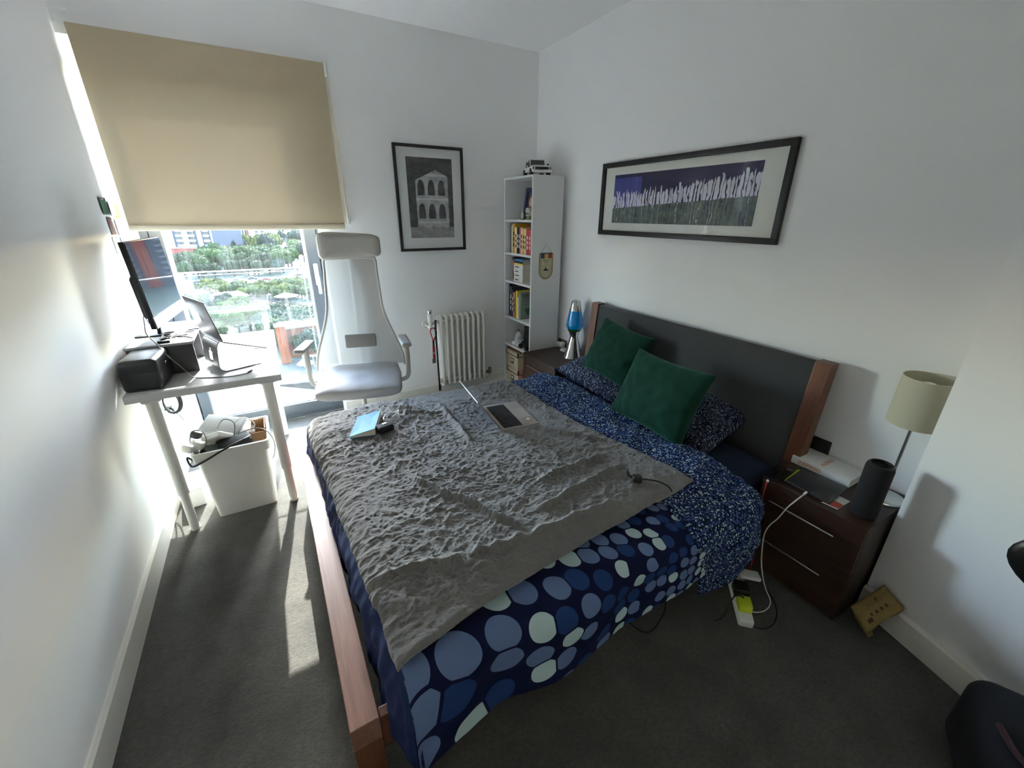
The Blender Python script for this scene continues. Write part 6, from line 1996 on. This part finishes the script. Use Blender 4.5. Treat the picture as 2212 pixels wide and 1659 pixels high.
for f in range(8):
    B().box(B2_ + sv * 19 + sn * 0.3 + V((0, 0, 14 + f * 3)), (1.8, 0.5, 1.5), rot=RS_).done('window', M_TWHITE, t1)

t2 = thing('apartment_tower', 'pale blue-white tower block with a brown stripe behind the trees', 'building', (-15, 410, GZ))
P0, P1 = V((-25.5, 405, GZ)), V((-4.5, 424, GZ))
u2 = (P1 - P0).normalized()
n2 = V((u2.y, -u2.x, 0))
R2 = Matrix((u2, n2, V((0, 0, 1)))).transposed()
W2 = (P1 - P0).length
M_PALE = haze_mat('pale render', (196, 194, 188), var=0.03)
M_BRN = haze_mat('brown brick', (112, 66, 52), var=0.08)
B().prism([(0, 0), (W2, 0), (W2, -22), (0, -22)], P0, u2, n2, V((0, 0, 58))).done('tower_body', M_PALE, t2)
B().box(P0 + u2 * (W2 * 0.80) + n2 * 0.3 + V((0, 0, 29)), (3.0, 0.8, 58), rot=R2).done('brown_stripe', M_BRN, t2)
B().box(P0 + u2 * (W2 * 0.95) + n2 * 0.3 + V((0, 0, 29)), (2.0, 0.8, 58), rot=R2).done('white_stripe', M_TWHITE, t2)
for k in (0.26, 0.34, 0.60, 0.68):
    B().box(P0 + u2 * (W2 * k) + n2 * 0.25 + V((0, 0, 30)), (0.9, 0.5, 52), rot=R2).done('window_strip', M_CLAD, t2)
# slate tower far out to the right, seen mirrored in the computer screen
t3 = thing('apartment_tower', 'slate tower with a red stripe, mirrored in the computer screen', 'building', (120, 292, GZ))
B().span((88, 290, GZ), (158, 306, GZ + 66)).done('tower_body', M_CLAD, t3)
B().span((113, 289.2, GZ), (119, 290, GZ + 66)).done('red_stripe', M_REDB, t3)
for f in range(17):
    for x0 in (94, 103, 121, 130, 140):
        B().span((x0, 288.8, GZ + 6 + f * 3), (x0 + 6, 290, GZ + 7.1 + f * 3)).done('balcony', haze_mat('grey balcony', (110, 112, 118)) if (f, x0) == (0, 94) else bpy.data.materials['grey balcony'], t3)
random.seed(11)
roofs = [haze_mat('slate roof', (84, 86, 96)), haze_mat('grey flat roof', (140, 140, 144)), haze_mat('tile roof', (122, 92, 78))]
walls_ = [haze_mat('pale brick', (150, 138, 126)), haze_mat('white wall', (164, 164, 162)), haze_mat('grey wall', (120, 122, 128))]
spots = [(-2, 560), (14, 590), (30, 570), (46, 610), (62, 580), (8, 660), (30, 690), (54, 680), (80, 700), (-16, 640), (20, 780), (60, 800), (95, 820), (-30, 720), (42, 520), (58, 500), (70, 540), (-8, 880), (40, 900), (90, 940)]
for i, (x, y) in enumerate(spots):
    bw, bd, bh = 12 + random.random() * 14, 9 + random.random() * 6, 6 + random.random() * 9
    hb = thing('town_house', f'small {("brick", "white", "grey")[i % 3]} building with a {("flat", "pitched", "tiled pitched")[i % 3]} roof in the hazy town', 'building', (x, y, GZ), f'{("brick", "white", "grey")[i % 3]} distant buildings beyond the trees')
    rz_ = random.uniform(-0.4, 0.4)
    Mh = Matrix.Translation((x, y, GZ)) @ Matrix.Rotation(rz_, 4, 'Z')
    B().box((0, 0, bh / 2), (bw, bd, bh), M=Mh).done('wall', walls_[i % 3], hb)
    R3 = Mh.to_3x3()
    B().prism([(-bd / 2 - .5, 0), (bd / 2 + .5, 0), (0, 3.2)] if i % 3 else [(-bd / 2 - .5, 0), (bd / 2 + .5, 0), (bd / 2 + .5, .7), (-bd / 2 - .5, .7)], Mh @ V((-bw / 2 - .4, 0, bh)), R3 @ V((0, 1, 0)), V((0, 0, 1)), R3 @ V((bw + .8, 0, 0))).done('roof', roofs[i % 3], hb)
    for f in range(max(1, int(bh // 3))):
        for q in range(3):
            B().box(((q - 1) * bw * 0.3, -bd / 2 - 0.05, 1.8 + f * 3), (bw * 0.14, 0.2, 1.4), M=Mh).done('window', M_WDARK, hb)

# ------------------------------------------------------------------ low buildings near the line
def lowbuilding(label, x, y, w_, d_, h_, rz_, wm, rm, name='low_building'):
    lbd = thing(name, label, 'building', (x, y, GZ))
    Mh = Matrix.Translation((x, y, GZ)) @ Matrix.Rotation(rz_, 4, 'Z')
    B().box((0, 0, h_ / 2), (w_, d_, h_), M=Mh).done('wall', wm, lbd)
    B().box((0, 0, h_ + 0.25), (w_ + 1, d_ + 1, 0.5), bev=0.1, M=Mh).done('roof', rm, lbd)
    return lbd
lowbuilding('white flat-roofed pavilion beside the railway tracks', -12.2, 172, 7, 10, 3.5, 0.3, M_TWHITE, haze_mat('white roof', (196, 196, 196)))
lowbuilding('pale long shed at the left of the tracks', -27, 181, 9, 16, 4, 0.6, walls_[2], roofs[1])
op = thing('brick_tower', 'orange brick stair tower of the low building straight below the window', 'building', (0.4, 95, GZ))
M_ORB = haze_mat('orange brick', (118, 62, 36), var=0.1, nscale=2)
B().box((0.2, 97, GZ + 4.2), (1.9, 2.0, 8.0)).done('shaft', M_ORB, op)
B().box((0.2, 97, GZ + 8.2), (2.1, 2.2, 0.35)).done('coping', haze_mat('stone coping', (170, 150, 130)), op)
lowbuilding('orange brick building with a flat roof behind the stair tower', 4.5, 103, 8, 5, 6.5, 0.1, M_ORB, roofs[1])
wl_ = thing('garden_wall', 'pale railing and wall around the yard far below', 'wall', (6, 88, GZ))
for i in range(14):
    B().box((3.2 + i * 0.9, 92 - i * 0.3, GZ + 1.2), (0.14, 0.14, 2.4)).done('railing_post', M_TWHITE, wl_)
B().box((9.0, 90.0, GZ + 2.45), (12.4, 0.3, 0.35), rot=(0, 0, -0.32)).done('railing_top', M_TWHITE, wl_)
for (x, y, r_, lab) in ((-4.0, 191, 3.4, 'pale parasol roof among the trees right of the pavilion'), (4.4, 168, 4.0, 'white tented roof among the trees, nearer the window'), (3.3, 86.5, 1.6, 'white parasol in the yard far below')):
    pr_ = thing('parasol', lab, 'parasol', (x, y, GZ))
    B().cyl((x, y, GZ), (x, y, GZ + 3.4), 0.08, n=10).done('pole', M_TWHITE, pr_)
    B().lathe([(r_, 2.6), (r_ * 0.5, 3.2), (0, 3.8), (0, 3.7), (r_, 2.5)], (x, y, GZ), 8).done('canopy', haze_mat('parasol cloth', (206, 210, 206)), pr_)

# ------------------------------------------------------------------ cars in the car park
def car(label, x, y, rz_, m):
    cr2 = thing('car', label, 'car', (x, y, GZ), 'cars in the car park')
    Mc = Matrix.Translation((x, y, GZ + 0.06)) @ Matrix.Rotation(rz_, 4, 'Z')
    B().box((0, 0, 0.62), (4.3, 1.75, 0.62), bev=0.15, M=Mc).done('body', m, cr2)
    B().box((-0.2, 0, 1.15), (2.4, 1.55, 0.52), bev=0.18, top=(0.8, 0.9), M=Mc).done('cabin', M_WDARK, cr2)
    for sx in (-1.35, 1.35):
        for sy in (-0.86, 0.86):
            B().cyl(Mc @ V((sx, sy - 0.1, 0.32)), Mc @ V((sx, sy + 0.1, 0.32)), 0.32, n=14).done('wheel', M_RAIL, cr2)
ccol = [('white', M_TWHITE), ('dark', haze_mat('dark car', (40, 42, 48), rough=0.3)), ('silver', haze_mat('silver car', (140, 142, 146), rough=0.3)), ('red', haze_mat('red car', (140, 40, 36), rough=0.3)), ('blue', haze_mat('blue car', (52, 72, 120), rough=0.3))]
cpos = [(-28, 236, 0.1, 1), (-20, 240, 0.1, 0), (-13, 233, 0.2, 2), (-6.5, 239, 0.0, 1), (-1, 232, 0.1, 3), (4.5, 236, 0.15, 0), (9.5, 229, 1.4, 2), (15.5, 268, 1.5, 4), (17.8, 280, 1.5, 0), (14, 242, 0.3, 1)]
cw = ['far left of the car park', 'at the middle of the car park road', 'under the trees beside the road', 'crossing the car park', 'near the pale kerb', 'by the row of trees', 'turning at the junction', 'on the side road', 'farther up the side road', 'near the junction']
for (x, y, a, k), wv2 in zip(cpos, cw):
    car(f'{ccol[k][0]} car {wv2}, far below the window', x, y, a, ccol[k][1])

# ------------------------------------------------------------------ trees
def crown_mesh(seed, lumps, squash=0.85):
    """dark inner lumps with a shell of small leaf sprays"""
    rnd = random.Random(seed)
    rg = np.random.default_rng(seed)
    bm = bmesh.new()
    cs = [(V((0, 0, 0.1)), 0.62)]
    for i in range(lumps):
        a, h, r = rnd.uniform(0, 2 * PI), rnd.uniform(-0.25, 0.75), rnd.uniform(0.26, 0.46)
        d_ = rnd.uniform(0.25, 0.68) * math.sqrt(max(0.05, 1 - (h * 0.9) ** 2))
        cs.append((V((d_ * math.cos(a), d_ * math.sin(a), h * squash * 0.8)), r))
    for c_, r in cs:
        t = bmesh.new()
        bmesh.ops.create_icosphere(t, subdivisions=2, radius=1)
        for v in t.verts:
            v.co = c_ + v.co * (r * 0.88 * rnd.uniform(0.85, 1.1))
        me_ = bpy.data.meshes.new('t')
        t.to_mesh(me_)
        t.free()
        bm.from_mesh(me_)
        bpy.data.meshes.remove(me_)
        for k in range(int(520 * r)):
            n_ = V(rg.normal(size=3)).normalized()
            p_ = c_ + n_ * (r * rnd.uniform(0.86, 1.12))
            u_ = (n_.orthogonal() + V(rg.normal(size=3)) * 0.7).normalized()
            w_ = (n_.cross(u_) + V(rg.normal(size=3)) * 0.4).normalized()
            s_ = rnd.uniform(0.030, 0.065)
            bm.faces.new([bm.verts.new(p_ + u_ * s_ * a_ + w_ * s_ * b_) for a_, b_ in ((-1, -0.7), (0.9, -1), (1, 0.8), (-0.6, 1))])
    me_ = bpy.data.meshes.new('crown')
    bm.to_mesh(me_)
    bm.free()
    return me_
def leaf_mat(name, c1, c2):
    t = NT(name)
    v = t.coord()
    n = t.noise(v, 5.5, 4, 0.7)
    oi = t.new('ShaderNodeObjectInfo')
    k = t.math('ADD', t.math('MULTIPLY', n, 0.7), t.math('MULTIPLY', oi.outputs['Random'], 0.3))
    col = t.ramp(k, [(0.30, lin(c1)), (0.68, lin(c2))])
    t.setp(Base_Color=col, Roughness=0.8)
    t.p.inputs['Specular IOR Level'].default_value = 0.15
    t.bump(t.noise(v, 24, 3, 0.7), 0.5, 0.05)
    tl = t.new('ShaderNodeBsdfTranslucent')
    t.link(col, tl.inputs[0])
    mx = t.new('ShaderNodeMixShader')
    mx.inputs[0].default_value = 0.35
    t.link(t.p.outputs[0], mx.inputs[1])
    t.link(tl.outputs[0], mx.inputs[2])
    t.link(mx.outputs[0], t.o.inputs['Surface'])
    return t.m
LEAF = [leaf_mat('leaves deep green', (9, 20, 8), (28, 44, 17)), leaf_mat('leaves mid green', (14, 26, 9), (40, 56, 18)), leaf_mat('leaves yellow green', (22, 32, 8), (58, 64, 16)), leaf_mat('leaves blue green', (10, 22, 16), (30, 46, 34))]
M_BARK = haze_mat('bark', (62, 52, 42))
CROWN = []
for i in range(8):
    me_ = crown_mesh(i * 5 + 2, 9 + i % 3)
    me_.materials.append(LEAF[i % 4])
    CROWN.append(me_)
tb_ = B().cyl((0, 0, 0), (0, 0, 1), 0.05, 0.028, n=8)
tk0 = tb_.done('trunk', M_BARK)
TRUNK = tk0.data
bpy.data.objects.remove(tk0)
def tree(x, y, h, kind, label, group, wide=1.0):
    tr_ = thing('tree', label, 'tree', (x, y, GZ), group)
    k = bpy.data.objects.new('trunk', TRUNK)
    COL.objects.link(k)
    k.parent = tr_
    k.scale = (h * 0.8, h * 0.8, h * 0.45)
    c_ = bpy.data.objects.new('crown', CROWN[kind % 8])
    COL.objects.link(c_)
    c_.parent = tr_
    c_.location = (0, 0, h * 0.58)
    s_ = h * 0.46
    c_.scale = (s_ * wide, s_ * wide, s_)
    c_.rotation_euler = (0, 0, (x * 7.3 + y * 3.1) % 6.28)
    return tr_
random.seed(5)
def scatter(n, quad_, hmin, hmax, kinds, label, group, mind):
    """trees spread inside a ground quadrilateral, keeping their distance"""
    pts = []
    tries = 0
    q = [V((*p, 0)) * 1.0 for p in quad_]
    while len(pts) < n and tries < 4000:
        tries += 1
        a, b_ = random.random(), random.random()
        p = q[0] * (1 - a) * (1 - b_) + q[1] * a * (1 - b_) + q[2] * a * b_ + q[3] * (1 - a) * b_
        if all((p - o_).length > mind for o_ in pts):
            pts.append(p)
    for p in pts:
        k = random.choice(kinds)
        hue = ('deep green', 'mid green', 'yellow-green', 'bluish green')[k % 4]
        tree(p.x, p.y, random.uniform(hmin, hmax), k, f'{hue} {label}', f'{hue} {group}', random.uniform(0.95, 1.3))
scatter(34, [(-36, 258), (12, 252), (15, 300), (-25, 325)], 10, 14, [0, 1, 1, 2, 4, 5], 'leafy tree in the wood between the tower and the car park', 'trees between the tower and the car park', 6.0)
scatter(10, [(-22, 330), (6, 335), (10, 400), (-20, 385)], 12, 17, [0, 3, 4, 2], 'tall tree in front of the pale blue-white tower', 'trees in front of the pale tower', 6.5)
scatter(14, [(18, 292), (40, 285), (48, 395), (20, 400)], 10, 14, [1, 5, 3, 2], 'tree by the side road at the right of the view', 'trees by the side road', 6.5)
scatter(16, [(-5, 430), (60, 420), (110, 700), (-10, 720)], 11, 16, [3, 7, 0], 'hazy tree in the town beyond the wood', 'hazy trees in the town', 12)
scatter(9, [(-34, 252), (8, 250), (8, 254), (-33, 258)], 7, 9, [0, 4, 3], 'round tree in the row along the car park', 'row of trees along the car park', 4.2)
scatter(64, [(-26, 208), (18, 196), (20, 164), (-10, 182)], 4.0, 6.0, [2, 6, 5, 1, 2], 'tree between the car park and the railway', 'trees between the car park and the railway', 2.9)
scatter(26, [(-24, 164), (-9, 160), (-3, 132), (-16, 112)], 5, 7.5, [5, 1, 3], 'tree just below the railway on the left', 'trees below the railway on the left', 3.4)
scatter(30, [(-2, 138), (11, 121), (10, 104), (-3, 108)], 5.5, 7.5, [3, 0, 7, 4], 'tree below the railway on the right', 'trees below the railway on the right', 2.5)
scatter(10, [(2.5, 112), (10, 112), (10, 96), (3.5, 94)], 5, 7.5, [3, 0, 7], 'dense shrub behind the brick building far below', 'shrubs behind the brick building', 2.6)
